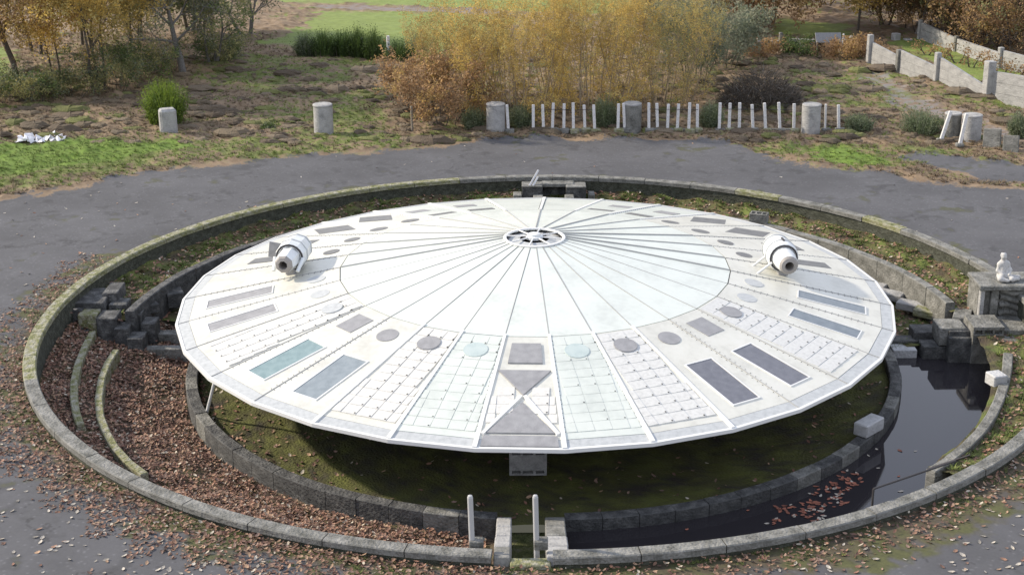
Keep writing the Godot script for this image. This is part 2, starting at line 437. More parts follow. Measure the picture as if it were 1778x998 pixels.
# ------------------------------------------------------------------ basin floors
func floor_patch(called: String, label: String, r0: float, r1: float, a0: float, a1: float, hf: Callable, cfn: Callable, nr: int, na: int):
	var v := PackedVector3Array(); var n := PackedVector3Array(); var c := PackedColorArray(); var idx := PackedInt32Array()
	for i in nr + 1:
		for j in na + 1:
			var r := lerpf(r0, r1, float(i) / nr); var a := lerpf(a0, a1, float(j) / na)
			var p := polar(a, r)
			p.y = hf.call(p.x, p.z, r)
			var e := 0.05
			v.append(p)
			n.append(Vector3(p.y - hf.call(p.x + e, p.z, Vector2(p.x + e, p.z).length()), e, p.y - hf.call(p.x, p.z + e, Vector2(p.x, p.z + e).length())).normalized())
			c.append(cfn.call(p.x, p.z))
	for i in nr:
		for j in na:
			var a := i * (na + 1) + j
			for q in [a, a + na + 2, a + na + 1, a, a + 1, a + na + 2]: idx.append(q)
	var arr := []; arr.resize(Mesh.ARRAY_MAX)
	arr[Mesh.ARRAY_VERTEX] = v; arr[Mesh.ARRAY_NORMAL] = n; arr[Mesh.ARRAY_COLOR] = c; arr[Mesh.ARRAY_INDEX] = idx
	var am := ArrayMesh.new(); am.add_surface_from_arrays(Mesh.PRIMITIVE_TRIANGLES, arr)
	structure(called, am, M.vbump, label, "ground")

func bed_h(x: float, z: float, r: float) -> float:      # front trough, littered with leaves
	return lerpf(-0.93, -0.44, pow(clampf((r - 5.0) / 1.8, 0, 1), 1.4)) + 0.05 * hn.get_noise_2d(x * 2, z * 2) + 0.02 * hn2.get_noise_2d(x, z)
func planter_h(x: float, z: float, r: float) -> float:   # raised strip between outer and middle wall
	return -0.36 + 0.06 * hn.get_noise_2d(x * 2, z * 2) + 0.04 * hn2.get_noise_2d(x, z) + 0.10 * clampf((r - 6.5) / 0.35, 0, 1)
func back_h(x: float, z: float, r: float) -> float:
	return -0.72 + 0.03 * hn.get_noise_2d(x * 2, z * 2) + 0.02 * hn2.get_noise_2d(x, z)
func pit_h(x: float, z: float, r: float) -> float:
	return -0.82 + 0.02 * hn.get_noise_2d(x * 2, z * 2) + 0.015 * hn2.get_noise_2d(x, z) + 0.03 * clampf((r - 4.3) / 0.5, 0, 1)
func bank_h(x: float, z: float, r: float) -> float:
	return -0.42 + 0.05 * hn.get_noise_2d(x * 3, z * 3) + 0.03 * hn2.get_noise_2d(x, z)

func mix3(t: float, a: Color, b: Color, c: Color) -> Color:
	t = clampf(t, 0, 1)
	return a.lerp(b, t * 2) if t < .5 else b.lerp(c, t * 2 - 1)

func make_floors():
	var soil_c := func(x, z): return mix3(.5 + hn.get_noise_2d(x * 5, z * 5) * .9, Color(.05, .035, .025), Color(.09, .06, .04), Color(.11, .1, .04))
	var moss_c := func(x, z): return mix3(.5 + hn.get_noise_2d(x * 4 + 9, z * 4) * 1.1 + hn2.get_noise_2d(x * 3, z * 3) * .5, Color(.06, .045, .03), Color(.1, .09, .035), Color(.11, .14, .03))
	var pit_c := func(x, z): return mix3(.52 + hn.get_noise_2d(x * 3 + 30, z * 3) * .8 + hn2.get_noise_2d(x * 4, z * 4) * .6, Color(.036, .03, .021), Color(.068, .068, .016), Color(.1, .107, .022))
	floor_patch("trough_floor", "leaf-covered earth floor of the dry trough round the saucer pit", 4.95, 6.9, -104, -5.0, bed_h, soil_c, 24, 150)
	floor_patch("planter_floor", "mossy planting strip between the outer ring wall and the middle wall", 5.98, 6.9, 96, 264, planter_h, moss_c, 14, 200)
	floor_patch("ledge_floor", "earth ledge between the middle wall and the pit under the saucer", 4.9, 6.05, 92, 256, back_h, moss_c, 14, 160)
	floor_patch("pit_floor", "mossy concrete floor of the round pit beneath the saucer", 0.0, 4.9, -180, 180, pit_h, pit_c, 60, 240)
	floor_patch("bank", "mossy earth bank between the curved kerb and the outer ring wall", 6.1, 6.92, 46, 97, bank_h, moss_c, 12, 60)
	var bb := MB.new(); bb.col = Color(.03, .024, .02)
	bb.arc([Vector2(4.95, -1.2), Vector2(4.95, -1.1), Vector2(6.9, -1.1), Vector2(6.9, -1.2)], 1.4, 98, 60)
	structure("basin_bed", bb, M.vcol, "dark muddy bed under the standing water", "ground")
	var cb := MB.new()
	cb.box(Vector3(-0.2, -0.98, 5.9), Vector3(0.42, 0.1, 2.2))
	structure("channel_floor", cb, M.moss_wall, "damp floor of the narrow entrance channel", "floor")
	var wb := MB.new()
	wb.arc([Vector2(4.98, -0.9), Vector2(4.98, -0.83), Vector2(6.86, -0.83), Vector2(6.86, -0.9)], 1.6, 97, 80)
	structure("water", wb, M.water, "still dark water standing in the trough beside the saucer", "water")

# ------------------------------------------------------------------ ring walls
func make_walls():
	var outer := thing("outer_ring_wall", "low round concrete wall ringing the whole pit, mossy on top", "wall", Vector3(0, -1.1, 0))
	var up := Transform3D(Basis.IDENTITY, Vector3(0, 1.1, 0))
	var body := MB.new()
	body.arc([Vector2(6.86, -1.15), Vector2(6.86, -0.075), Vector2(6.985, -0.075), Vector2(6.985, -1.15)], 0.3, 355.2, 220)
	part("wall_body", body, M.wall_shade, outer, up)
	var nseg := 50
	for i in nseg:
		var a0 := 0.2 + 355.1 / nseg * i; var a1 := 0.2 + 355.1 / nseg * (i + 1)
		var mb := MB.new()
		var ro := rng.randf_range(-.006, .006); var hy := rng.randf_range(-.005, .004)
		mb.arc([Vector2(6.835 + ro, -0.075), Vector2(6.835 + ro, -0.012 + hy), Vector2(6.847 + ro, hy), Vector2(6.993 + ro, hy), Vector2(7.005 + ro, -0.012 + hy), Vector2(7.005 + ro, -0.075)], a0 + .05, a1 - .05, 6)
		var am := fmod((a0 + a1) * .5, 360.0)
		var m: Material = M.concrete
		if am > 195 and am < 292: m = M.concrete_moss
		elif am > 120 and am <= 195: m = M.concrete_moss if rng.randf() < 0.35 else M.concrete
		elif am > 40 and am < 120 and rng.randf() < 0.3: m = M.concrete_moss
		part("coping_stone", mb, m, outer, up)
	# inner wall round the pit
	var inner := thing("inner_ring_wall", "low round block wall under the saucer rim, edging the pit", "wall", Vector3(0, -1.1, 0))
	var b2 := MB.new()
	b2.arc([Vector2(4.83, -1.2), Vector2(4.83, -0.72), Vector2(4.955, -0.72), Vector2(4.955, -1.2)], 2.4, 353.4, 160)
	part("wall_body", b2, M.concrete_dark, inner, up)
	var n2 := 72
	for i in n2:
		var a0 := 2.3 + 351.1 / n2 * i; var a1 := 2.3 + 351.1 / n2 * (i + 1)
		var mb := MB.new()
		var ro := rng.randf_range(-.005, .005); var hy := rng.randf_range(-.006, .004) - 0.68
		mb.arc([Vector2(4.815 + ro, -0.82), Vector2(4.815 + ro, hy - .01), Vector2(4.825 + ro, hy), Vector2(4.965 + ro, hy), Vector2(4.975 + ro, hy - .01), Vector2(4.975 + ro, -0.95)], a0 + .05, a1 - .05, 4)
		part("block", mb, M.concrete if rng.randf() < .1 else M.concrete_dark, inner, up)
	# middle wall at the back
	var mid := thing("middle_ring_wall", "half-round grey concrete wall behind the saucer holding back the planting strip", "wall", Vector3(0, -1.1, 0))
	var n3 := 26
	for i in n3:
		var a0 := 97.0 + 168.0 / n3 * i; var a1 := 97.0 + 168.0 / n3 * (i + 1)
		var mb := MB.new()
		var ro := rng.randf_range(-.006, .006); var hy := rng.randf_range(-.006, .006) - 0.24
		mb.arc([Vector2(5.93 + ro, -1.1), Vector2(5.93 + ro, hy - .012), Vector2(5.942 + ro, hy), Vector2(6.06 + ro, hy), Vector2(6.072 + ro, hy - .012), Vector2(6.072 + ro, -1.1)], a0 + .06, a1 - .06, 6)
		part("wall_panel", mb, M.concrete if (a0 + a1) < 380 else M.concrete_dark, mid, up)  # darker panels put the shade of the unlit half into the colour
	# curved kerbs running out to the outer wall
	kerb("curved_kerb", "mossy curved kerb among dead leaves, nearer the outer ring wall", [[160, 574], [146, 600], [134, 630], [127, 662], [127, 690], [131, 715], [138, 735]], -0.46, 0.10, M.concrete_moss)
	kerb("curved_kerb", "long curved kerb among dead leaves meeting the outer ring wall", [[200, 606], [186, 628], [175, 656], [170, 690], [173, 722], [184, 750], [199, 776], [222, 801], [250, 822]], -0.52, 0.10, M.concrete_moss)
	kerb("curved_kerb", "pale curved kerb edging the water beside the statue pedestal", [[1752, 612], [1750, 640], [1744, 668], [1735, 695], [1722, 722], [1704, 748], [1680, 772], [1650, 795], [1618, 815]], -0.36, 0.13, M.concrete)
	# entrance channel in front
	var ch := thing("entrance_channel", "pale block side walls and end sill of the narrow entrance channel", "channel", Vector3(-0.2, -1.1, 6.2))
	var sh := Transform3D(Basis.IDENTITY, -ch.position)
	for k in 4:
		var zc := 5.03 + k * .485 + .24; var top := lerpf(-.62, -.02, (k + .5) / 4.0)
		var l := MB.new()
		l.box(Vector3(-0.475 + (k % 2) * .004, top - .16, zc), Vector3(0.165, .3, 0.49), Basis(Vector3.RIGHT, -0.31), .012)
		part("side_block", l, M.concrete_mid if k < 3 else M.concrete, ch, sh)
		var r := MB.new()
		r.box(Vector3(0.085 - (k % 2) * .004, top - .16, zc), Vector3(0.22, .3, 0.49), Basis(Vector3.RIGHT, -0.31), .012)
		part("side_block", r, M.concrete if k < 2 else M.concrete_mid, ch, sh)
	for q in [[-0.475, .15], [0.085, .2]]:
		var f := MB.new()
		f.box(Vector3(q[0], -.95, 5.98), Vector3(q[1], .5, 1.8), Basis.IDENTITY, .01)
		f.box(Vector3(q[0], -.62, 6.45), Vector3(q[1] - .004, .5, .85), Basis.IDENTITY, .01)
		part("side_footing", f, M.concrete_dark, ch, sh)
	var s := MB.new(); s.box(Vector3(-0.19, -0.33, 6.93), Vector3(0.4, 0.5, 0.15), Basis.IDENTITY, .012)
	part("end_sill", s, M.concrete_moss, ch, sh)

func kerb(called: String, label: String, pts: Array, y: float, wdt: float, m: Material):
	var w: Array[Vector3] = []
	for q in pts: w.append(px(q[0], q[1], y))
	var t := thing(called, label, "kerb", Vector3(w[0].x, -0.95, w[0].z))
	for i in w.size() - 1:
		var a := w[i]; var b := w[i + 1]
		var d := (b - a).normalized()
		var mb := MB.new()
		var bas := Basis(d.cross(Vector3.UP).normalized() * -1.0, Vector3.UP, d)
		mb.box((a + b) * .5 + Vector3(0, -0.25 + rng.randf_range(-.008, .008), 0) - t.position, Vector3(wdt, 0.5, a.distance_to(b) + 0.01), bas, .012)
		part("kerb_stone", mb, m, t)

# ------------------------------------------------------------------ the saucer
const NP := 31
const STEP := 360.0 / NP
const VR := 4.86
func sy(v: float) -> float:
	if v < 2.67: return lerpf(1.09, 0.61, v / 2.67)
	return lerpf(0.61, 0.158, (v - 2.67) / (VR - 2.67))
func sp(u: float, v: float, off := 0.0) -> Vector3:
	return Vector3(u, sy(v) + off, v)
func hw(v: float) -> float: return v * tan(deg_to_rad(STEP * .5))

func slab(mb: MB, pts: Array, lo: float, hi: float):       # flat plate following the panel plane; pts are (u, v)
	var c := Vector3.ZERO
	for p in pts: c += sp(p.x, p.y, lo) / pts.size()
	for i in range(1, pts.size() - 1):
		mb.flat(sp(pts[0].x, pts[0].y, hi), sp(pts[i].x, pts[i].y, hi), sp(pts[i + 1].x, pts[i + 1].y, hi), Vector3.UP)
		mb.flat(sp(pts[0].x, pts[0].y, lo), sp(pts[i].x, pts[i].y, lo), sp(pts[i + 1].x, pts[i + 1].y, lo), Vector3.DOWN)
	for i in pts.size():
		var a: Vector2 = pts[i]; var b: Vector2 = pts[(i + 1) % pts.size()]
		var m := (sp(a.x, a.y, lo) + sp(b.x, b.y, lo)) * .5 - c
		mb.quad(sp(a.x, a.y, lo), sp(b.x, b.y, lo), sp(b.x, b.y, hi), sp(a.x, a.y, hi), m)

func rect(u: float, v: float, w: float, l: float, skew := 0.0) -> Array:
	return [Vector2(u - w * .5 - skew, v - l * .5), Vector2(u + w * .5 - skew, v - l * .5), Vector2(u + w * .5 + skew, v + l * .5), Vector2(u - w * .5 + skew, v + l * .5)]

func disc_pts(u: float, v: float, r: float, k := 20) -> Array:
	var o := []
	for i in k: o.append(Vector2(u + cos(TAU * i / k) * r, v + sin(TAU * i / k) * r))
	return o

func make_saucer():
	var s := thing("flying_saucer", "big round white flying saucer monument with riveted panels over a pit", "monument", Vector3(-0.10, -0.97, 0), 0.0)
	s.scale = Vector3(1.01, 1.0, 1.01)
	var base := Transform3D(Basis.IDENTITY, Vector3(0, 0.97, 0))
	# under shell
	var sh := MB.new()
	var rv := 1.0 / cos(deg_to_rad(STEP * .5))
	sh.lathe([Vector2(0.0, .95), Vector2(.36, .95), Vector2(.38, .985), Vector2(2.67 * rv, 0.58), Vector2(4.83 * rv, 0.135), Vector2(4.83 * rv, 0.09), Vector2(3.4, -0.18), Vector2(2.2, -0.62), Vector2(2.0, -1.0)], Transform3D(Basis(Vector3.UP, deg_to_rad(-2.35 + STEP * .5)), Vector3.ZERO), NP, true, PI / 2)
	part("shell", sh, M.shell, s, base)
	var turn := func(k: float) -> Transform3D: return base * Transform3D(Basis(Vector3.UP, deg_to_rad(-2.35 + k * STEP)), Vector3.ZERO)
	# shared meshes
	var g := 0.007
	var ip := MB.new(); slab(ip, [Vector2(-hw(.4) + g, .4), Vector2(hw(.4) - g, .4), Vector2(hw(2.662) - g, 2.662), Vector2(-hw(2.662) + g, 2.662)], -.02, 0.0)
	var op := MB.new(); slab(op, [Vector2(-hw(2.676) + g, 2.676), Vector2(hw(2.676) - g, 2.676), Vector2(hw(4.69) - g, 4.69), Vector2(-hw(4.69) + g, 4.69)], -.02, 0.0)
	var rp := MB.new(); slab(rp, [Vector2(-hw(4.694) + g, 4.694), Vector2(hw(4.694) - g, 4.694), Vector2(hw(4.835) - g, 4.835), Vector2(-hw(4.835) + g, 4.835)], -.02, -0.003)
	var lip := MB.new()
	slab(lip, [Vector2(-hw(4.838), 4.838), Vector2(hw(4.838), 4.838), Vector2(hw(4.872), 4.872), Vector2(-hw(4.872), 4.872)], -.04, 0.004)
	var ipm := ip.mesh(); var opm := op.mesh(); var rpm := rp.mesh(); var lipm := lip.mesh()
	var thin := MB.new(); slab(thin, [Vector2(-.0045, 2.68), Vector2(.0045, 2.68), Vector2(.006, 4.84), Vector2(-.006, 4.84)], -.01, 0.006)
	var thick := MB.new(); slab(thick, [Vector2(-.017, 2.63), Vector2(.017, 2.63), Vector2(.026, 4.85), Vector2(-.026, 4.85)], -.01, 0.016)
	var seam := MB.new(); slab(seam, [Vector2(-.003, .42), Vector2(.003, .42), Vector2(.0045, 2.66 * rv), Vector2(-.0045, 2.66 * rv)], -.02, 0.006)
	var seamm := seam.mesh()
	var sbm := MB.new(); slab(sbm, [Vector2(-.005, .42), Vector2(.005, .42), Vector2(.008, 2.66 * rv), Vector2(-.008, 2.66 * rv)], -.02, 0.016)
	var seamb := sbm.mesh()
	var rvm := MB.new()
	for i in 22:
		for sd in [-1, 1]:
			var vv := 2.77 + i * .085
			rvm.box(sp(sd * (hw(vv) - .03), vv, .002), Vector3(.010, .006, .010), Basis.IDENTITY, .003)
	var rvmm := rvm.mesh()
	var thinm := thin.mesh(); var thickm := thick.mesh()
	for k in range(-15, 16):
		var x: Transform3D = turn.call(k)
		var wob := Transform3D(Basis(Vector3.BACK, rng.randf_range(-.003, .003)), Vector3(0, rng.randf_range(-.003, .004), 0))
		part("inner_panel", ipm, M.panel_cool, s, x * wob)
		part("outer_panel", opm, M.panel_tint if abs(k) == 1 or abs(k) > 12 else M.panel_white, s, x * wob)
		part("rim_panel", rpm, M.rim_grey, s, x)
		part("rim_lip", lipm, M.rib, s, x)
		var xs: Transform3D = turn.call(k + .5)
		var wide: bool = k in [-1, 0, -2, 1, 2, -3] or abs(k) >= 12
		part("rib", thickm if wide else thinm, M.rib if wide else M.seam, s, xs * Transform3D(Basis.IDENTITY.scaled(Vector3(1, 1, rv)), Vector3(0, 0, 0)).scaled_local(Vector3(1, 1, 1)))
		part("seam_strip", seamb if absf(k + .5) > 7.0 else seamm, M.seam, s, xs)
		# marks and windows of each panel
		var ak: int = abs(k); var sg := signf(k)
		if not k in [-5, -2, 0, 2, 5]: part("panel_rivets", rvmm, M.rivet, s, x).set_meta("kind", "stuff")
		if ak == 1: plate(s, x, "round_plate", disc_pts(0, 3.02, .15), M.plate_teal, .016)
		elif ak == 2: plate(s, x, "round_plate", disc_pts(0, 3.02, .145), M.plate_grey, .024)
		elif ak == 3:
			plate(s, x, "round_plate", disc_pts(0, 3.03, .14), M.plate_grey, .006)
			window(s, x, 0.0, 4.05, .38, .88, M.pane_sky if k < 0 else M.pane_violet)
		elif ak == 4:
			plate(s, x, "square_plate", rect(0, 3.03, .31, .36), M.plate_grey, .006)
			window(s, x, 0.0, 4.05, .36, .88, M.pane_teal if k < 0 else M.pane_violet)
		elif ak == 5: plate(s, x, "round_plate", disc_pts(0, 3.02, .14), M.plate_grey if k > 0 else M.rim_grey, .022)
		elif ak == 6 or ak == 7:
			plate(s, x, "round_plate", disc_pts(0, 3.0, .13), M.rim_grey, .006)
			window(s, x, 0, 4.04, .28, .88, M.pane_blue if k > 0 else M.plate_grey)
		elif ak in [9, 10]:
			plate(s, x, "oblong_plate", rect(0, 4.04, .26, .6), M.plate_dark, .006)
			plate(s, x, "round_plate", disc_pts(0, 3.05, .12), M.plate_dark, .006)
		elif ak in [11, 12]:
			plate(s, x, "diamond_plate", [Vector2(0, 3.55), Vector2(.3, 4.05), Vector2(0, 4.5), Vector2(-.3, 4.05)], M.plate_dark, .006)
			plate(s, x, "round_plate", disc_pts(0, 3.05, .14), M.plate_dark, .006)
		elif ak in [13, 14]:
			plate(s, x, "oblong_plate", rect(0, 3.15, .4, .2), M.plate_dark, .006)
			plate(s, x, "oblong_plate", rect(-sg * .08, 3.95, .34, .3), M.plate_grey, .006)
		# shingle cladding
		if k in [-5, -2, 0, 2, 5, -1, 1]: shingles(s, x, k)
	# centre front panel: square plate and two facing triangles
	var x0: Transform3D = turn.call(0)
	plate(s, x0, "square_plate", [Vector2(-.175, 2.84), Vector2(.175, 2.84), Vector2(.205, 3.25), Vector2(-.205, 3.25)], M.plate_grey, .018)
	plate(s, x0, "triangle_plate", [Vector2(-.31, 3.4), Vector2(.31, 3.4), Vector2(0, 3.89)], M.plate_grey, .018)
	plate(s, x0, "triangle_plate", [Vector2(0, 4.03), Vector2(.38, 4.6), Vector2(-.38, 4.6)], M.plate_grey, .018)
	plate(s, x0, "sill_plate", [Vector2(-.41, 4.64), Vector2(.41, 4.64), Vector2(.43, 4.83), Vector2(-.43, 4.83)], M.plate_grey, .012)
	for q in [[Vector2(-.02, 3.91), Vector2(-.42, 4.62)], [Vector2(.02, 3.91), Vector2(.42, 4.62)]]:
		var a: Vector2 = q[0]; var b: Vector2 = q[1]; var dd := (b - a).normalized().orthogonal() * .02
		plate(s, x0, "trim_strip", [a - dd, a + dd, b + dd, b - dd], M.rib, .026)
	# hub
	var hub := MB.new()
	var hx := base * Transform3D(Basis.IDENTITY, Vector3(0, -.03, 0))
	hub.lathe([Vector2(.385, 1.045), Vector2(.425, 1.045), Vector2(.43, 1.056), Vector2(.42, 1.064), Vector2(.39, 1.064), Vector2(.383, 1.045)], Transform3D.IDENTITY, 40)
	part("hub_ring", hub, M.rib, s, hx)
	var hp := MB.new(); hp.lathe([Vector2(.0, 1.045), Vector2(.2, 1.04), Vector2(.3, 1.012), Vector2(.36, 1.01)], Transform3D.IDENTITY, 32)
	part("hub_plate", hp, M.rim_grey, s, hx)
	var hd := MB.new(); hd.lathe([Vector2(.12, 1.03), Vector2(.115, 1.075), Vector2(.085, 1.085), Vector2(.08, 1.11), Vector2(.05, 1.12), Vector2(0, 1.123)], Transform3D.IDENTITY, 20)
	part("hub_cap", hd, M.pod_white, s, hx)
	for i in 8:
		var t := TAU * i / 8 + .2
		var d := Vector3(cos(t), 0, sin(t))
		var sm := MB.new(); sm.tube(d * .10 + Vector3.UP * 1.065, d * .39 + Vector3.UP * 1.054, .013, .010, 6)
		part("hub_spoke", sm, M.rib, s, hx)
	# struts that carry the rim
	for a in [-63.0, 122.0, -150.0]:
		var st := MB.new()
		st.tube(polar(a, 4.5, .04), polar(a - 3.0, 4.72, -.92), .022, .022, 8)
		part("rim_strut", st, M.rib, s, base)
	# engine pods: long axis along the rim
	pod(s, base * Transform3D(Basis(Vector3.UP, deg_to_rad(-7)), Vector3(-3.38, .465, -.26)), -1)
	pod(s, base * Transform3D(Basis(Vector3.UP, deg_to_rad(4)), Vector3(3.42, .455, -.14)), 1)

func plate(s: Node, x: Transform3D, called: String, pts: Array, m: Material, hi: float):
	var mb := MB.new(); slab(mb, pts, -.005, hi)
	part(called, mb, m, s, x)

var win_cache := {}
func window(s: Node, x: Transform3D, u: float, v: float, w: float, l: float, m: Material):
	var p := MB.new(); slab(p, rect(u, v, w, l), -.005, .004)
	var o := part("window", p, m, s, x)
	var t := .016
	for q in [rect(u - w * .5 - t * .5, v, t, l + 2 * t), rect(u + w * .5 + t * .5, v, t, l + 2 * t), rect(u, v - l * .5 - t * .5, w, t), rect(u, v + l * .5 + t * .5, w, t)]:
		var f := MB.new(); slab(f, q, -.005, .012)
		part("window_frame", f, M.rib, o)

func shingles(s: Node, x: Transform3D, k: int):
	var faint: bool = abs(k) == 1
	var cw := 0.2; var rh := 0.17
	var tl := 0.003 if faint else 0.007
	# one shared tile per panel kind, lying in the panel plane, one corner lifted
	var slope := (sy(4.6) - sy(3.0)) / 1.6
	var mb := MB.new()
	var P := func(a, b, h): return Vector3(a * cw * .494, h + slope * b * rh * .494, b * rh * .494)
	var h00 := .004; var h10 := tl * .55 + .004; var h11 := tl + .006; var h01 := tl * .3 + .004
	mb.quad(P.call(-1, -1, h00), P.call(1, -1, h10), P.call(1, 1, h11), P.call(-1, 1, h01), Vector3.UP)
	mb.quad(P.call(-1, 1, h01), P.call(1, 1, h11), P.call(1, 1, -.004), P.call(-1, 1, -.004), Vector3.BACK)
	mb.quad(P.call(1, -1, h10), P.call(1, 1, h11), P.call(1, 1, -.004), P.call(1, -1, -.004), Vector3.RIGHT)
	mb.quad(P.call(-1, -1, h00), P.call(-1, 1, h01), P.call(-1, 1, -.004), P.call(-1, -1, -.004), Vector3.LEFT)
	mb.quad(P.call(-1, -1, h00), P.call(1, -1, h10), P.call(1, -1, -.004), P.call(-1, -1, -.004), Vector3.FORWARD)
	var tm := mb.mesh()
	var rv := MB.new()
	var row := 0
	var v := 2.79
	while v < 4.64:
		var half := hw(v - rh * .5) - .03
		var off := cw * .25
		var i := -4
		while i <= 4:
			var u := i * cw + off - cw * .25
			i += 1
			var ul := maxf(u - cw * .5, -half); var ur := minf(u + cw * .5, half)
			if ur - ul < .05: continue
			var sx := (ur - ul) / cw
			u = (ul + ur) * .5
			if k == 0:
				if abs(u) < .28 and v < 3.4: continue
				if v < 3.96 and abs(u) < .36 * (4.04 - v) / .6: continue
				if v >= 3.96 and abs(u) < .62 * (v - 3.87): continue
			else:
				if Vector2(u, v - 3.02).length() < .08: continue
			var xf := x * Transform3D(Basis(Vector3.UP, rng.randf_range(-.012, .012)) * Basis.from_scale(Vector3(sx, 1, 1)), sp(u, v, rng.randf_range(0, .002)))
			part("shingle", tm, (M.panel_tint if faint else (M.tile_white if (k < 0 or k == 0) else M.tile_grey)), s, xf)
			if not faint or rng.randf() < .5:
				if sx < .7: continue
				var c := sp(u + cw * .40, v + rh * .38, .012 if not faint else .006)
				rv.box(c, Vector3(.02, .012, .02), Basis.IDENTITY, .003)
		v += rh; row += 1
	if rv.v.size(): 
		var o := part("rivets", rv, M.rivet, s, x)
		o.set_meta("kind", "stuff")

func pod(s: Node, x: Transform3D, sg: int):
	var ax := x * Transform3D(Basis(Vector3.RIGHT, PI / 2) * Basis.from_scale(Vector3(.87, 1.05, .87)), Vector3(0, .245, 0))      # lathe axis y -> +z (towards the viewer's side)
	var b := MB.new()
	b.lathe([Vector2(.0, -.44), Vector2(.17, -.44), Vector2(.215, -.36), Vector2(.245, -.1), Vector2(.25, .08), Vector2(.235, .14), Vector2(.19, .15)], Transform3D.IDENTITY, 10 if sg < 0 else 20, sg < 0, .3)
	var o := part("engine_pod", b, M.pod_white, s, ax)
	var nz := MB.new()
	nz.lathe([Vector2(.185, .10), Vector2(.18, .2), Vector2(.15, .42)], Transform3D.IDENTITY, 8 if sg < 0 else 18, sg < 0, .3)
	part("nozzle", nz, M.pod_white, o)
	var cap := MB.new()
	cap.lathe([Vector2(.15, .42), Vector2(.125, .46), Vector2(.075, .475), Vector2(.068, .46), Vector2(.06, .22), Vector2(0, .21)], Transform3D.IDENTITY, 8 if sg < 0 else 18, sg < 0, .3)
	part("nozzle_cap", cap, M.pod_cap, o)
	var rg := MB.new()
	rg.lathe([Vector2(.19, .12), Vector2(.225, .12), Vector2(.225, .145), Vector2(.195, .15)], Transform3D.IDENTITY, 20)
	part("rubber_collar", rg, M.iron, o)
	if sg < 0:
		var f := MB.new()
		f.box(Vector3(-.27, .04, -.08), Vector3(.2, .016, .26), Basis(Vector3.UP, -.15), .004)
		part("fin", f, M.plate_grey, o)
		for d in [-.24, .24]:
			var sk := MB.new(); sk.tube(Vector3(d * .95, .16, .0), Vector3(d * .8, .36, .14), .035, .03, 8)
			part("side_flap", sk, M.pod_white, o)
	else:
		for d in [-.12, .18]:
			var sk := MB.new(); sk.tube(Vector3(-.20, d, .05), Vector3(-.46, d + .06, .22), .018, .018, 8)
			part("brace", sk, M.rib, o)
		var sl := MB.new(); sl.box(Vector3(.02, -.03, -.25), Vector3(.035, .12, .03), Basis.IDENTITY, .006)
		part("hinge", sl, M.iron, o)
	for q in [[-.3, .228], [-.02, .25]]:
		var bd := MB.new(); bd.lathe([Vector2(q[1] - .006, q[0] - .014), Vector2(q[1] + .007, q[0] - .012), Vector2(q[1] + .008, q[0] + .012), Vector2(q[1] - .004, q[0] + .014)], Transform3D.IDENTITY, 10 if sg < 0 else 20, sg < 0, .3)
		part("band", bd, M.rim_grey, o)
	var ft := MB.new()
	ft.box(Vector3(0, -.1, .24), Vector3(.16, .16, .1), Basis.IDENTITY, .01)
	ft.box(Vector3(0, .1, .24), Vector3(.16, .12, .1), Basis.IDENTITY, .01)
	part("pod_foot", ft, M.plate_grey, o)

# ------------------------------------------------------------------ block-work groups: boxes facing +z given by photo edges on a plane of known depth
func zb(t: Node3D, u0: float, u1: float, vt: float, z: float, ybot: float, dep: float, m: Material, called := "block", slots := 0, turn := 0.0):
	var a := pz(u0, vt, z); var b := pz(u1, vt, z)
	var y1 := (a.y + b.y) * .5
	if ybot > y1 - .03: ybot = y1 - .03
	var ctr := Vector3((a.x + b.x) * .5, (ybot + y1) * .5, z - dep * .5) - t.position
	var size := Vector3(b.x - a.x, y1 - ybot, dep)
	if slots > 0:
		slotted(t, ctr, size, [[1.0 - .11 / size.y, 1.0 - .05 / size.y]], slots, m, Basis(Vector3.UP, turn), called)
		return
	var mb := MB.new()
	mb.box(ctr, size, Basis(Vector3.UP, turn), .01)
	part(called, mb, m, t)

# block whose face has rows of real open cells: a body set back behind a face of bars
func slotted(t: Node, ctr: Vector3, size: Vector3, rows: Array, cols: int, m: Material, bas := Basis.IDENTITY, called := "slotted_block"):
	var dp: float = minf(.07, size.z * .5)
	var mb := MB.new()
	mb.box(ctr + bas * Vector3(0, 0, -dp * .5), size - Vector3(0, 0, dp), bas, .006)
	var z := size.z * .5 - dp * .5
	var bot := -size.y * .5; var prev := bot
	var bands := []
	for r in rows:
		bands.append([prev, bot + r[0] * size.y, false]); bands.append([bot + r[0] * size.y, bot + r[1] * size.y, true]); prev = bot + r[1] * size.y
	bands.append([prev, size.y * .5, false])
	var o := part(called, mb, m, t)
	for b in bands:
		if b[1] - b[0] < .004: continue
		if not b[2]:
			var f := MB.new(); f.box(ctr + bas * Vector3(0, (b[0] + b[1]) * .5, z), Vector3(size.x, b[1] - b[0], dp), bas, .005)
			part("face_bar", f, m, o)
		else:
			for i in cols + 1:
				var w := size.x / cols * .22
				var x: float = clampf(-size.x * .5 + size.x * i / cols, -size.x * .5 + w * .5, size.x * .5 - w * .5)
				var f := MB.new(); f.box(ctr + bas * Vector3(x, (b[0] + b[1]) * .5, z), Vector3(w, b[1] - b[0] + .004, dp - .004), bas, .003)
				part("web", f, m, o)

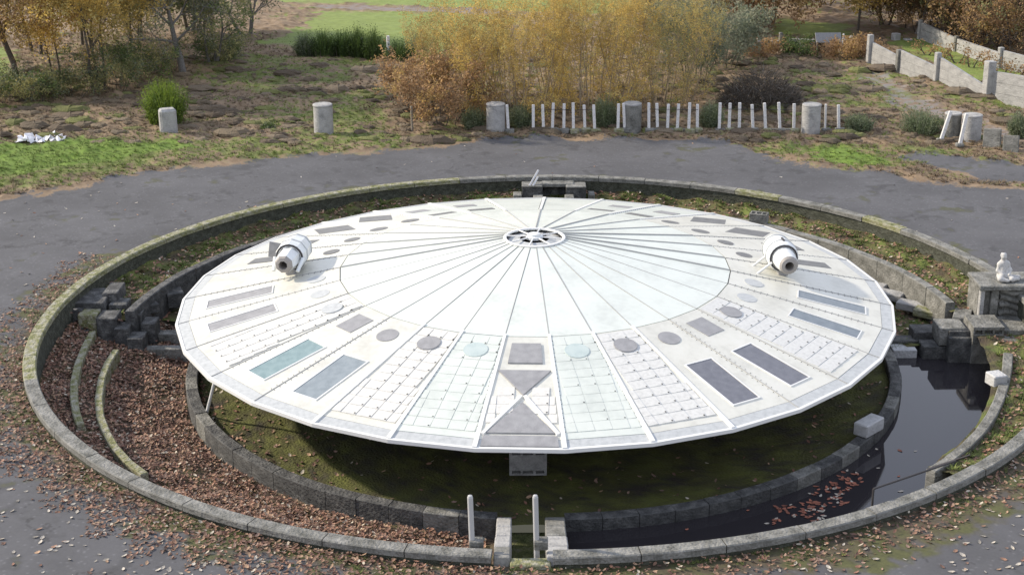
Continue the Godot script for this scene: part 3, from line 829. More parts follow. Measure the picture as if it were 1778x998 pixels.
func make_blockwork():
	var lt := thing("stepped_blockwork", "stepped stack of concrete blocks coloured dark for shade climbing from the leaf-filled trough", "blockwork", Vector3(-6.0, -0.95, -0.2))
	zb(lt, 244, 330, 606, -.28, -.95, .16, M.concrete, "beam")
	zb(lt, 266, 330, 580, -.72, -.95, .18, M.concrete, "beam")
	zb(lt, 219, 247, 588, -.22, -.95, .3, M.concrete_shade)
	zb(lt, 196, 221, 571, -.3, -.95, .3, M.concrete_shade)
	zb(lt, 165, 199, 553, -.36, -.95, .36, M.concrete_shade)
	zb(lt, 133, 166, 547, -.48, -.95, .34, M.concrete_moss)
	zb(lt, 118, 141, 539, -.62, -.75, .28, M.concrete_shade)
	zb(lt, 114, 152, 574, -.38, -.75, .2, M.concrete_shade, "slab")
	zb(lt, 127, 178, 526, -.74, -.42, .66, M.concrete_shade, "cap_slab")
	zb(lt, 176, 202, 509, -1.02, -.5, .5, M.concrete_shade, "cap_slab")
	zb(lt, 187, 218, 529, -.86, -.95, .3, M.concrete_shade)
	zb(lt, 219, 243, 546, -.66, -.95, .3, M.concrete_shade)
	zb(lt, 243, 268, 562, -.58, -.95, .3, M.concrete_shade)
	zb(lt, 236, 266, 531, -1.1, -.5, .34, M.concrete_shade, "slab", 0, .5)
	zb(lt, 283, 312, 510, -1.65, -.6, .3, M.concrete_shade, "slab", 0, .4)
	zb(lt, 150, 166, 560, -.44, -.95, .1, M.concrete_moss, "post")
	# right-hand group under the statue
	var rt := thing("water_blockwork", "stepped concrete blocks rising out of the dark water to the pedestal", "blockwork", Vector3(6.0, -0.95, 0.0))
	zb(rt, 1540, 1600, 592, -.30, -.98, .24, M.concrete_dark, "beam")
	zb(rt, 1589, 1636, 577, -.36, -.98, .34, M.concrete_dark)
	zb(rt, 1552, 1594, 608, -.06, -.98, .3, M.concrete_light, "pale_block")
	zb(rt, 1604, 1650, 602, -.02, -.98, .3, M.concrete_dark)
	zb(rt, 1649, 1698, 575, .04, -.98, .44, M.concrete_dark)
	zb(rt, 1633, 1680, 570, .00, -.62, .4, M.concrete, "cap_slab")
	zb(rt, 1650, 1696, 587, .12, -.98, .14, M.concrete_dark)
	zb(rt, 1664, 1694, 552, -.34, -.6, .4, M.concrete, "tilted_slab", 0, -.35)
	zb(rt, 1692, 1746, 568, .16, -.98, .5, M.concrete, "slotted_block", 3)
	zb(rt, 1744, 1800, 573, .10, -.98, .62, M.concrete, "plinth_block")
	zb(rt, 1743, 1771, 592, .32, -.98, .34, M.concrete)
	zb(rt, 1757, 1790, 612, .62, -.98, .3, M.concrete_light)
	var lb := thing("loose_block", "single pale concrete block lying on the mossy bank by the curved kerb", "block", px(1734, 672, -.42))
	var mb := MB.new(); mb.box(Vector3(0, .07, -.1), Vector3(.2, .16, .22), Basis(Vector3.UP, .3), .012)
	part("block_body", mb, M.concrete_light, lb)
	# blocks lying along the base of the middle wall
	var pos := [[1512, 497, 0.5], [1545, 512, .45], [1583, 531, .42], [1612, 543, .4], [1648, 546, .4]]
	for i in pos.size():
		var p := px(pos[i][0], pos[i][1], -.6)
		var t := thing("fallen_block", ["flat grey slab at the wall foot, close beside the pod with white braces", "second flat slab along the foot of the grey middle wall", "third flat slab along the foot of the middle wall", "mossy slab beside the hollow block at the wall foot", "pale hollow block with open cells leaning by the middle wall"][i], "block", p, -.6, "blocks along the foot of the middle wall")
		if i == 4:
			slotted(t, Vector3.ZERO, Vector3(pos[i][2], .19, .2), [[.2, .8]], 3, M.concrete_light, Basis.IDENTITY, "block_body")
		else:
			var bm := MB.new(); bm.box(Vector3.ZERO, Vector3(pos[i][2], .12, .2), Basis(Vector3.RIGHT, 0.06), .012)
			part("block_body", bm, M.concrete_moss if i == 3 else M.concrete_mid, t)
	# group at the back
	var bt := thing("rear_blockwork", "dark block altar with a black recess against the ring wall behind the saucer", "blockwork", Vector3(0.3, -0.5, -6.5))
	zb(bt, 941, 997, 319, -6.55, -.12, .22, M.concrete, "cap_slab")
	zb(bt, 940, 986, 322, -6.72, -.6, .06, M.concrete_dark, "back_panel")
	zb(bt, 906, 942, 324, -6.42, -.6, .3, M.concrete_dark)
	zb(bt, 906, 942, 323, -6.40, .0, .32, M.concrete, "cap_slab")
	zb(bt, 983, 1018, 325, -6.42, -.6, .3, M.concrete_dark)
	zb(bt, 983, 1018, 324, -6.40, .0, .32, M.concrete, "cap_slab")
	zb(bt, 891, 906, 339, -6.36, -.6, .26, M.concrete)
	zb(bt, 926, 943, 343, -6.18, -.6, .22, M.concrete)
	zb(bt, 981, 997, 343, -6.18, -.6, .22, M.concrete)
	zb(bt, 1022, 1033, 338, -6.36, -.6, .26, M.concrete)
	for q in [[[919, 323], [935, 295]], [[925, 323], [934, 307]]]:
		var a := pz(q[0][0], q[0][1], -6.45); var b := pz(q[1][0], q[1][1], -6.62)
		var t := thing("leaning_plank", "long thin grey plank propped on the block altar" if q[1][1] < 300 else "short thin grey plank propped on the block altar", "plank", a)
		var pm := MB.new(); pm.box((b - a) * .5, Vector3(.035, a.distance_to(b), .03), Basis(Quaternion(Vector3.UP, (b - a).normalized())), .004)
		part("plank_body", pm, M.picket, t)
	# block on the middle wall and by the planter
	var wb := thing("wall_block", "small dark block standing on the middle wall behind the saucer", "block", px(1318, 386, -.24))
	slotted(wb, Vector3(0, .085, 0), Vector3(.3, .2, .17), [[.22, .78]], 3, M.concrete, Basis(Vector3.UP, -.35) * Basis(Vector3.RIGHT, -PI / 2), "block_body")
	# pale block on the inner wall, right
	var ib := thing("rim_block", "pale concrete block lying on the inner ring wall beneath the saucer edge", "block", polar(56.0, 4.885, -.676))
	var im := MB.new(); im.box(Vector3(0, .085, 0), Vector3(.4, .17, .2), Basis(Vector3.UP, .8), .014)
	part("block_body", im, M.concrete_light, ib)
	# vent block under the front rim
	var vb := thing("vent_block", "grey slotted concrete block standing in shadow under the saucer's front edge", "block", px(917, 826, -.80))
	var c := Vector3(0, .17, -.1)
	slotted(vb, c, Vector3(.45, .34, .2), [[.08, .19], [.80, .91]], 3, M.concrete_mid, Basis.IDENTITY, "block_body")
	# pipes at the entrance
	for q in [[822, "grey upright pipe at the leaf-filled side of the entrance channel"], [934, "grey upright pipe at the water side of the entrance channel"]]:
		var b := pz(q[0], 950, 6.7)
		var t := thing("upright_pipe", q[1], "pipe", Vector3(b.x, -.7, b.z), 0, "pipes flanking the entrance channel")
		var pm := MB.new()
		pm.lathe([Vector2(.028, 0), Vector2(.028, 1.20), Vector2(.022, 1.22), Vector2(0, 1.23)], Transform3D(Basis(Vector3.BACK, .02), Vector3.ZERO), 12)
		part("pipe_body", pm, M.pipe, t)
		var cm := MB.new(); cm.box(Vector3(0.03, .69, .0), Vector3(.14, .1, .12), Basis.IDENTITY, .01)
		part("pipe_foot", cm, M.concrete, t)
	# bent iron rod over the water
	var a1 := px(1516, 868, -.02); var a2 := a1 + Vector3(0, .13, 0)
	var e1 := px(1660, 800, .02)
	var rod := thing("bent_rod", "thin bent black iron rod hanging over the water from the wall", "rod", a1)
	var rm := MB.new()
	rm.tube(Vector3(0, -.1, 0), a2 - a1, .012, .012, 6); rm.tube(a2 - a1, e1 - a1, .012, .012, 6)
	part("rod_body", rm, M.iron, rod)
	var b1 := px(1611, 815, -.3); var b2 := px(1686, 790, -.1)
	var r2 := thing("iron_bar", "short black iron bar lying over the edge of the water", "rod", b1)
	var rm2 := MB.new(); rm2.tube(Vector3.ZERO, b2 - b1, .014, .012, 6)
	part("rod_body", rm2, M.iron, r2)

# ------------------------------------------------------------------ distance-field figure for the statue
func blob_mesh(bones: Array, cell: float, lo: Vector3, hi: Vector3, k := 0.03) -> MB:
	var n := Vector3i(((hi - lo) / cell).ceil()) + Vector3i.ONE
	var f := PackedFloat32Array(); f.resize(n.x * n.y * n.z)
	var field := func(p: Vector3) -> float:
		var d := 1e3
		for b in bones:
			var a: Vector3 = b[0]; var c: Vector3 = b[1]
			var ba := c - a; var t := 0.0
			if ba.length_squared() > 1e-9: t = clampf((p - a).dot(ba) / ba.length_squared(), 0, 1)
			var e: float = (p - a - ba * t).length() - lerpf(b[2], b[3], t)
			var h := clampf(0.5 + 0.5 * (d - e) / k, 0, 1)
			d = lerpf(d, e, h) - k * h * (1.0 - h)
		return d
	for z in n.z: for y in n.y: for x in n.x: f[(z * n.y + y) * n.x + x] = field.call(lo + Vector3(x, y, z) * cell)
	var vid := {}; 
	for z in n.z - 1: for y in n.y - 1: for x in n.x - 1:
		var s := Vector3.ZERO; var cnt := 0
		for e in [[0,0,0,1,0,0],[0,1,0,1,1,0],[0,0,1,1,0,1],[0,1,1,1,1,1],[0,0,0,0,1,0],[1,0,0,1,1,0],[0,0,1,0,1,1],[1,0,1,1,1,1],[0,0,0,0,0,1],[1,0,0,1,0,1],[0,1,0,0,1,1],[1,1,0,1,1,1]]:
			var a := f[((z + e[2]) * n.y + y + e[1]) * n.x + x + e[0]]; var b := f[((z + e[5]) * n.y + y + e[4]) * n.x + x + e[3]]
			if (a < 0) != (b < 0):
				s += Vector3(e[0], e[1], e[2]).lerp(Vector3(e[3], e[4], e[5]), a / (a - b)); cnt += 1
		if cnt: vid[Vector3i(x, y, z)] = lo + (Vector3(x, y, z) + s / cnt) * cell
	var mb := MB.new()
	var nor := func(p: Vector3) -> Vector3:
		var e := cell * .5
		return Vector3(field.call(p + Vector3(e, 0, 0)) - field.call(p - Vector3(e, 0, 0)), field.call(p + Vector3(0, e, 0)) - field.call(p - Vector3(0, e, 0)), field.call(p + Vector3(0, 0, e)) - field.call(p - Vector3(0, 0, e))).normalized()
	for z in range(1, n.z - 1): for y in range(1, n.y - 1): for x in range(1, n.x - 1):
		var a := f[(z * n.y + y) * n.x + x]
		for ax in 3:
			var o := Vector3i(1 if ax == 0 else 0, 1 if ax == 1 else 0, 1 if ax == 2 else 0)
			var b := f[((z + o.z) * n.y + y + o.y) * n.x + x + o.x]
			if (a < 0) == (b < 0): continue
			var u := Vector3i(0, 1, 0) if ax == 0 else (Vector3i(0, 0, 1) if ax == 1 else Vector3i(1, 0, 0))
			var w := Vector3i(0, 0, 1) if ax == 0 else (Vector3i(1, 0, 0) if ax == 1 else Vector3i(0, 1, 0))
			var q := Vector3i(x, y, z)
			if not (vid.has(q) and vid.has(q - u) and vid.has(q - w) and vid.has(q - u - w)): continue
			var p0: Vector3 = vid[q]; var p1: Vector3 = vid[q - u]; var p2: Vector3 = vid[q - u - w]; var p3: Vector3 = vid[q - w]
			mb.squad(p0, p1, p2, p3, nor.call(p0), nor.call(p1), nor.call(p2), nor.call(p3))
	return mb

func make_statue():
	# pedestal with pilasters, recess and wavy relief
	var z := -.42
	var c0 := pz(1698, 553, z); var c1 := pz(1806, 553, z)
	var xw := c1.x - c0.x; var y0 := c0.y; var y1 := pz(1698, 497, z).y
	var t := thing("statue_pedestal", "grey concrete pedestal with a carved wavy front beside the water", "pedestal", Vector3((c0.x + c1.x) * .5, y0 - .3, z))
	var rel := func(p: Vector3) -> Vector3: return p - t.position
	var m := MB.new(); m.box(rel.call(Vector3((c0.x + c1.x) * .5, (y0 + y1) * .5 - .15, z - .32)), Vector3(xw, y1 - y0 + .3, .5), Basis.IDENTITY, .012)
	part("core", m, M.concrete, t)
	var cap := MB.new(); cap.box(rel.call(Vector3((c0.x + c1.x) * .5, y1 - .02, z - .27)), Vector3(xw + .05, .075, .64), Basis.IDENTITY, .014)
	part("cap_slab", cap, M.concrete, t)
	for q in [[1699, 1707], [1718, 1731]]:
		var a := pz(q[0], 553, z); var b := pz(q[1], 553, z)
		var pm := MB.new(); pm.box(rel.call(Vector3((a.x + b.x) * .5, (y0 + y1) * .5 - .02, z - .04)), Vector3(b.x - a.x, y1 - y0 - .04, .1), Basis.IDENTITY, .008)
		part("pilaster", pm, M.concrete_mid if q[0] < 1710 else M.concrete, t)
	for i in 4:
		var wv := MB.new()
		var prev := Vector3.ZERO
		for j in 9:
			var xx := lerpf(pz(1739, 520, z).x, c1.x, j / 8.0)
			var yy := lerpf(y0 + .05, y1 - .1, i / 3.0) + .035 * sin(j * .9 + i * .7)
			var p: Vector3 = rel.call(Vector3(xx, yy, z - .06))
			if j: wv.tube(prev, p, .04, .04, 8, j == 1 or j == 8)
			prev = p
		part("relief_wave", wv, M.concrete, t)
	var bs := MB.new(); bs.box(rel.call(Vector3(c1.x - .24, y0 - .02, z + .04)), Vector3(.5, .07, .16), Basis.IDENTITY, .01)
	part("ledge", bs, M.concrete_mid, t)
	# white figure sitting on the pedestal
	var s := pz(1741, 497, z - .22)
	var base := Vector3(s.x, y1 + .018, z - .24)
	var st := thing("seated_statue", "small white plaster figure sitting on the carved pedestal", "statue", base)
	var V := func(x, y, zz): return Vector3(x, y, zz)
	var bones := [
		[V.call(0, .07, 0), V.call(-.005, .25, -.01), .085, .06],
		[V.call(-.055, .23, 0), V.call(.05, .235, -.01), .042, .042],
		[V.call(-.005, .27, -.01), V.call(-.01, .31, 0), .024, .024],
		[V.call(-.012, .345, .008), V.call(-.014, .365, 0), .042, .042],
		[V.call(-.06, .225, 0), V.call(-.085, .14, .02), .03, .025],
		[V.call(-.085, .14, .02), V.call(-.03, .1, .09), .024, .02],
		[V.call(.055, .225, -.01), V.call(.095, .15, .02), .03, .025],
		[V.call(.095, .15, .02), V.call(.06, .1, .09), .024, .02],
		[V.call(-.04, .055, .02), V.call(-.07, .05, .13), .05, .04],
		[V.call(.04, .055, .02), V.call(.1, .045, .12), .05, .04],
		[V.call(-.07, .05, .13), V.call(.03, .035, .16), .036, .026],
		[V.call(.1, .045, .12), V.call(.2, .03, .06), .036, .03],
		[V.call(.08, .03, -.03), V.call(.24, .03, -.02), .035, .03]]
	part("figure_body", blob_mesh(bones, .013, Vector3(-.17, -.04, -.15), Vector3(.32, .45, .24), .025), M.statue, st)
	var hr := MB.new(); hr.lathe([Vector2(.0, .055), Vector2(.032, .045), Vector2(.046, .015), Vector2(.044, -.015)], Transform3D(Basis(Vector3.RIGHT, -.4), Vector3(-.014, .358, -.006)), 12)
	part("hair", hr, M.concrete_light, st)

# ------------------------------------------------------------------ bollards, pickets, far walls
func make_bollards():
	var B := [[291, 239, 188, 30, "short square-shouldered concrete post in front of the bright green broom", true],
		[561, 239, 180, 33, "round concrete bollard standing alone on the grassy edge", false],
		[861, 236, 179, 32, "round concrete bollard at the open end of the picket fence", false],
		[1098, 233, 178, 31, "round concrete bollard in the middle of the picket fence", false],
		[1409, 239, 180, 32, "round concrete bollard beside the dark brush pile", false],
		[1655, 246, 195, 28, "dark concrete bollard with a white post leaning on its side", false],
		[1688, 252, 198, 33, "round concrete bollard next to the broken grey slabs", false]]
	for b in B:
		var p := px(b[0], b[1] - 4, GY)
		p.z -= .1
		var top := pz(b[0], b[2], p.z)
		var h := top.y - GY + .02; var r: float = b[3] / FOCAL * (CAM.z - p.z) / cos(PITCH) * .5 * .98
		var t := thing("concrete_bollard", b[4], "bollard", Vector3(p.x, GY - .02, p.z), rng.randf() * .4, "bollards along the tarmac edge")
		var m := MB.new()
		if b[5]:
			m.box(Vector3(0, h * .5, 0), Vector3(r * 1.9, h, r * 1.5), Basis.IDENTITY, .045)
			part("post_body", m, M.concrete_mid, t)
		else:
			m.lathe([Vector2(r * 1.02, -.05), Vector2(r, h - .045), Vector2(r * .98, h - .04)], Transform3D(Basis(Vector3.BACK, rng.randf_range(-.012, .012)), Vector3.ZERO), 22)
			part("post_body", m, M.concrete_mid if b[0] != 1098 and b[0] != 1655 else M.concrete, t)
			var c := MB.new()
			c.lathe([Vector2(r * 1.0, h - .04), Vector2(r * 1.03, h - .03), Vector2(r * 1.02, h - .01), Vector2(r * .93, h), Vector2(0, h + .004)], Transform3D.IDENTITY, 22)
			part("cap", c, M.concrete_mid, t)

func make_fences():
	var secs := [[[883], "single white picket standing beside the end bollard"], [[926, 944, 959, 979, 996, 1016, 1033], "seven white pickets on low footings in front of the yellow willows"],
		[[1073, 1085], "two white pickets pressed against the middle bollard"], [[1127, 1142, 1159, 1176, 1196, 1211], "six white pickets on low footings just past the middle bollard"],
		[[1249, 1266, 1284, 1308, 1330, 1355, 1379], "seven white pickets in front of the dark brush pile"], [[1433, 1457], "two thin white pickets past the last fence bollard"]]
	for s in secs:
		var p0 := px(s[0][0], 231)
		var t := thing("picket_fence", s[1], "fence", p0, 0, "white picket sections between bollards")
		for u in s[0]:
			var p := px(u, 230 + rng.randf_range(-1, 1))
			var tp := pz(u + rng.randf_range(-3, 3), 179 + rng.randf_range(-2, 3), p.z)
			p.y = GY
			var m := MB.new()
			var d := tp - p
			m.box(p - p0 + d * .5, Vector3(.06 if u != 1433 else .04, d.length(), .045), Basis(Quaternion(Vector3.UP, d.normalized())), .006)
			part("picket", m, M.picket, t)
			var f := MB.new()
			f.box(p - p0 + Vector3(0.02, .045, .03), Vector3(.17 + rng.randf() * .05, .11, .15), Basis(Vector3.UP, rng.randf_range(-.1, .1)), .02)
			part("footing", f, M.concrete_moss if rng.randf() < .4 else M.concrete, t)
		if s[0].size() > 2:
			var a := px(s[0][0], 230); var b := px(s[0][-1], 230)
			var w := MB.new(); w.tube(a - p0 + Vector3(0, .5, .03), b - p0 + Vector3(0, .49, .03), .006, .006, 5)
			part("wire", w, M.iron, t)
			var r := MB.new(); r.box((a + b) * .5 - p0 + Vector3(0, .05, 0), Vector3(b.x - a.x + .1, .06, .09), Basis.IDENTITY, .01)
			part("base_rail", r, M.concrete, t)
	# leaning white posts
	for q in [[[1634, 246], [1652, 193], "white post leaning on the dark bollard"], [[1667, 254], [1680, 197], "white post leaning on the bollard by the grey slabs"]]:
		var a := px(q[0][0], q[0][1]); var b := pz(q[1][0], q[1][1], a.z - .05)
		var t := thing("leaning_post", q[2], "post", a)
		var m := MB.new(); m.box((b - a) * .5, Vector3(.07, a.distance_to(b), .06), Basis(Quaternion(Vector3.UP, (b - a).normalized())), .008)
		part("post_body", m, M.picket, t)
		var f := MB.new(); f.box(Vector3(0, .03, 0), Vector3(.16, .08, .14), Basis.IDENTITY, .02)
		part("footing", f, M.concrete, t)
	# broken slabs at the right edge
	for q in [[1722, 258, .34, .42, "upright broken grey slab behind the end bollard"], [1755, 265, .3, .36, "smaller broken grey slab past the end bollard"]]:
		var a := px(q[0], q[1])
		var t := thing("broken_slab", q[4], "slab", a, -.5)
		var m := MB.new(); m.box(Vector3(0, q[3] * .45, 0), Vector3(q[2], q[3], .07), Basis(Vector3.RIGHT, -.25) * Basis(Vector3.BACK, .08), .01)
		part("slab_body", m, M.concrete, t)

func far_wall(called: String, label: String, posts: Array, tops: Array, m: Material, th: float):
	# posts: photo pixels of each post's foot and head; tops: head pixel rows of the panel between them
	var p0 := px(posts[0][0], posts[0][1])
	var t := thing(called, label, "wall", Vector3(p0.x, GY, p0.z))
	var feet: Array[Vector3] = []
	for i in posts.size():
		var q = posts[i]
		var p := px(q[0], q[1]); var h := pz(q[0], q[2], p.z)
		feet.append(p)
		var mb := MB.new(); mb.box((p + h) * .5 - p0, Vector3(q[3], h.y - p.y + .06, q[3]), Basis(Vector3.UP, .3), .012)
		part("post", mb, M.concrete_mid if i % 3 != 1 else M.concrete, t)
	for i in posts.size() - 1:
		var a := feet[i]; var b := feet[i + 1]
		var d := (b - a).normalized(); var nrm := Vector3(-d.z, 0, d.x)
		var ha := pz(posts[i][0], tops[i][0], a.z).y; var hb := pz(posts[i + 1][0], tops[i][1], b.z).y
		var courses := 3
		for c in courses:
			var mb := MB.new()
			var A := a + d * .06; var Bq := b - d * .06
			var y0a := lerpf(GY - .05, ha, float(c) / courses); var y1a := lerpf(GY - .05, ha, float(c + 1) / courses) - .006
			var y0b := lerpf(GY - .05, hb, float(c) / courses); var y1b := lerpf(GY - .05, hb, float(c + 1) / courses) - .006
			var o := nrm * th * .5 + nrm * rng.randf_range(-.004, .004)
			var q := [Vector3(A.x, y0a, A.z), Vector3(Bq.x, y0b, Bq.z), Vector3(Bq.x, y1b, Bq.z), Vector3(A.x, y1a, A.z)]
			for s in [-1.0, 1.0]: mb.quad(q[0] + o * s - p0, q[1] + o * s - p0, q[2] + o * s - p0, q[3] + o * s - p0, nrm * s)
			mb.quad(q[3] + o - p0, q[2] + o - p0, q[2] - o - p0, q[3] - o - p0, Vector3.UP)
			mb.quad(q[0] + o - p0, q[1] + o - p0, q[1] - o - p0, q[0] - o - p0, Vector3.DOWN)
			mb.quad(q[0] + o - p0, q[3] + o - p0, q[3] - o - p0, q[0] - o - p0, -d)
			mb.quad(q[1] + o - p0, q[2] + o - p0, q[2] - o - p0, q[1] - o - p0, d)
			part("wall_plank", mb, m, t)

func make_far():
	far_wall("panel_wall", "curving grey concrete panel wall with pale posts round the small lawn",
		[[1511, 113, 62, .13], [1561, 127, 88, .12], [1628, 146, 93, .13], [1718, 172, 108, .2], [1800, 190, 122, .16]], [[72, 97], [86, 116], [98, 152], [122, 136]], M.concrete_mid, .06)
	far_wall("boundary_wall", "weathered pale block wall beyond the small lawn under the bare trees",
		[[1598, 68, 36, .1], [1661, 90, 64, .1], [1738, 118, 84, .12], [1830, 140, 104, .1]], [[38, 66], [66, 92], [86, 110]], M.concrete_mid, .06)
	# small lean-to with grey sheet roof
	var p := px(1438, 97)
	var t := thing("field_shelter", "low shelter with a grey sheet roof standing at the field's far end", "shelter", p)
	var rz := Basis(Vector3.RIGHT, .75)
	var r := MB.new(); r.box(Vector3(0, .46, -.05), Vector3(.66, .02, .32), rz, .004)
	part("roof_sheet", r, M.roof_sheet, t)
	var bk := MB.new(); bk.box(Vector3(0, .27, -.2), Vector3(.6, .54, .03), Basis.IDENTITY, .006)
	part("back_board", bk, M.iron, t)
	for x in [-.3, -.06, .12, .36]:
		var s := MB.new(); s.box(Vector3(x, .19 if x < .3 else .28, .06), Vector3(.04, .4 if x < .3 else .6, .04), Basis.IDENTITY, .006)
		part("post", s, M.wood if x < .3 else M.picket, t)
	var lp := px(1398, 99); var lt := pz(1384, 64, lp.z - .1)
	var lean := thing("leaning_pole", "pale wooden pole leaning over the scrub beside the shelter", "pole", lp)
	var lm := MB.new(); lm.tube(Vector3.ZERO, lt - lp, .03, .022, 7)
	part("pole_body", lm, M.wood, lean)
	far_wall("rubble_wall", "low broken pale wall in front of the far lawn patch", [[1318, 80, 68, .09], [1356, 82, 58, .09], [1420, 84, 66, .08], [1478, 86, 64, .08]], [[72, 70], [66, 68], [68, 68]], M.concrete_mid, .1)
	# square stone block and its neighbour on the lawn by the far wall
	for q in [[1556, 70, .2, .22, "square pale stone standing on the lawn by the boundary wall"], [1577, 70, .22, .07, "flat pale stone lying on the lawn by the boundary wall"]]:
		var w := px(q[0], q[1])
		var o := thing("lawn_stone", q[4], "stone", w, .3)
		var m := MB.new(); m.box(Vector3(0, q[3] * .5 - .02, 0), Vector3(q[2], q[3], .2), Basis.IDENTITY, .025)
		part("stone_body", m, M.concrete_mid, o)
	# fence posts in the field
	for q in [[674, 108, 62, .07, "thin pale fence post among the dark broom bushes"], [715, 229, 184, .045, "short weathered stake at the edge of the willow thicket"], [628, 100, 66, .04, "thin grey fence stake inside the dark broom row"]]:
		var a := px(q[0], q[1]); var b := pz(q[0], q[2], a.z)
		var o := thing("field_post", q[4], "post", a)
		var m := MB.new(); m.box((b - a) * .5, Vector3(q[3], a.distance_to(b), q[3]), Basis(Vector3.UP, .4), .006)
		part("post_body", m, M.wood if q[0] == 715 else M.picket, o)
	# dumped plastic
	for q in [[45, 247, .2, "crumpled white plastic sheet dumped on the grass, smaller of two"], [88, 246, .32, "crumpled white plastic sheet dumped on the grass, larger of two"]]:
		var a := px(q[0], q[1])
		var o := thing("plastic_sheet", q[3], "rubbish", a)
		var m := MB.new()
		var nu := 12; var nv := 8
		var nz := noise(int(q[0]), 2.6, 3)
		var P := func(i, j):
			var x: float = (float(i) / nu - .5) * 2.0 * q[2]; var z: float = (float(j) / nv - .5) * 1.2 * q[2]
			var y: float = abs(nz.get_noise_2d(x * 2.0, z * 2.0)) * .28 * (1.0 - pow(abs(float(i) / nu - .5) * 2, 3)) + .02
			return Vector3(x + nz.get_noise_2d(z * 3, x * 3 + 9) * .15, y, z + nz.get_noise_2d(x * 3 + 5, z * 3) * .15)
		for i in nu: for j in nv:
			m.quad(P.call(i, j), P.call(i + 1, j), P.call(i + 1, j + 1), P.call(i, j + 1), Vector3.UP)
		part("sheet_body", m, M.plastic, o)

# ------------------------------------------------------------------ plants
func rv() -> Vector3:
	return Vector3(rng.randf_range(-1, 1), rng.randf_range(-1, 1), rng.randf_range(-1, 1))

func leaf_quad(mb: MB, p: Vector3, s: float, c: Color):
	var a := rv().normalized(); var b := a.cross(rv()).normalized()
	if b.length() < .5: b = Vector3.UP
	var nrm := a.cross(b).normalized()
	if nrm.y < 0: nrm = -nrm
	mb.col = c
	var l := a * s; var w := b * s * .5
	mb.flat(p - l, p + w, p + l, nrm); mb.flat(p - l, p + l, p - w, nrm)

func grow(wood: MB, twigs: Array, p: Vector3, d: Vector3, ln: float, r: float, lvl: int, maxl: int, o: Dictionary):
	var segs := 4 if lvl == 0 else 3
	var q := p; var dir := d; var rr := r
	for i in segs:
		dir = (dir + rv() * o.wob + Vector3.UP * o.up).normalized()
		var e := q + dir * ln / segs
		var r1: float = rr * (0.82 if lvl == 0 else 0.74)
		wood.tube(q, e, rr, r1, 7 if lvl == 0 else (5 if lvl == 1 else 3), false)
		if lvl >= maxl - 1 or (o.has("all") and q.y > .1):
			for j in 3: twigs.append(q.lerp(e, rng.randf()))
		if lvl < maxl and (i > 0 or lvl > 0):
			for j in (o.kids if i < segs - 1 else o.kids + 1):
				var side := (rv() * 1.0).normalized()
				side = (side - dir * side.dot(dir)).normalized()
				var nd: Vector3 = (dir * o.fwd + side * o.side).normalized()
				grow(wood, twigs, e, nd, ln * o.shrink * rng.randf_range(.7, 1.15), r1 * .6, lvl + 1, maxl, o)
		q = e; rr = r1

func tree(called: String, label: String, category: String, at: Vector3, o: Dictionary, group := ""):
	var D := {"h": 3.0, "stems": 1, "lean": .15, "wob": .16, "up": .05, "kids": 1, "fwd": .75, "side": .75, "shrink": .62, "r": .06, "lvl": 3, "n": 5000, "ls": .035, "sp": .12, "cols": [Color(.2, .14, .03)], "bark": M.bark, "min_y": 0.0}
	for k in o: D[k] = o[k]
	var t := thing(called, label, category, Vector3(at.x, GY - .02, at.z), 0, group)
	var wood := MB.new(); var twigs := []
	for i in D.stems:
		var a: float = TAU * i / D.stems + rng.randf() * .8
		var d := Vector3(cos(a) * D.lean, 1, sin(a) * D.lean).normalized()
		if D.has("dir"): d = (D.dir as Vector3).normalized()
		var off: Vector3 = Vector3(cos(a), 0, sin(a)) * (0.0 if D.stems == 1 else D.get("base", .15) * rng.randf_range(.4, 1.0))
		grow(wood, twigs, off, d, D.h * .55 * rng.randf_range(.8, 1.1), D.r * rng.randf_range(.75, 1.0), 0, D.lvl, D)
	for i in D.get("skirt", 0):
		var a := rng.randf() * TAU
		grow(wood, twigs, Vector3(cos(a), 0, sin(a)) * D.base * rng.randf_range(.3, 1.25), Vector3(cos(a) * .5, 1, sin(a) * .5).normalized(), rng.randf_range(.5, .9), .009, 1, 2, D)
	part("trunk", wood, D.bark, t)
	if D.n > 0 and twigs.size():
		var nz := noise(int(at.x * 31 + at.z * 17), 1.1, 2)
		var X := []; var C := []
		for i in int(D.n * D.get("dense", .3)):
			var p: Vector3 = twigs[rng.randi() % twigs.size()] + rv() * D.sp
			if p.y < D.min_y: continue
			var k: float = clampf(.5 + nz.get_noise_3dv(p) * .9 + rng.randf_range(-.35, .35), 0, .999)
			var c: Color = D.cols[int(k * D.cols.size())]
			var q := Basis.from_euler(rv() * PI).scaled(Vector3.ONE * D.ls * rng.randf_range(.6, 1.3))
			X.append(Transform3D(q, p)); C.append(c * rng.randf_range(.75, 1.25))
		scatter("crown", "", "", spray_mesh(), M.leaf, X, C, t)
	return t

var spray: ArrayMesh
func spray_mesh() -> ArrayMesh:      # nine leaves round a point, in units of one leaf length
	if spray == null:
		var mb := MB.new()
		var keep := rng.state
		rng.seed = 9
		for i in 9: leaf_quad(mb, rv() * 2.4, rng.randf_range(.8, 1.2), Color(1, 1, 1) * rng.randf_range(.75, 1.2))
		rng.state = keep
		spray = mb.mesh()
	return spray

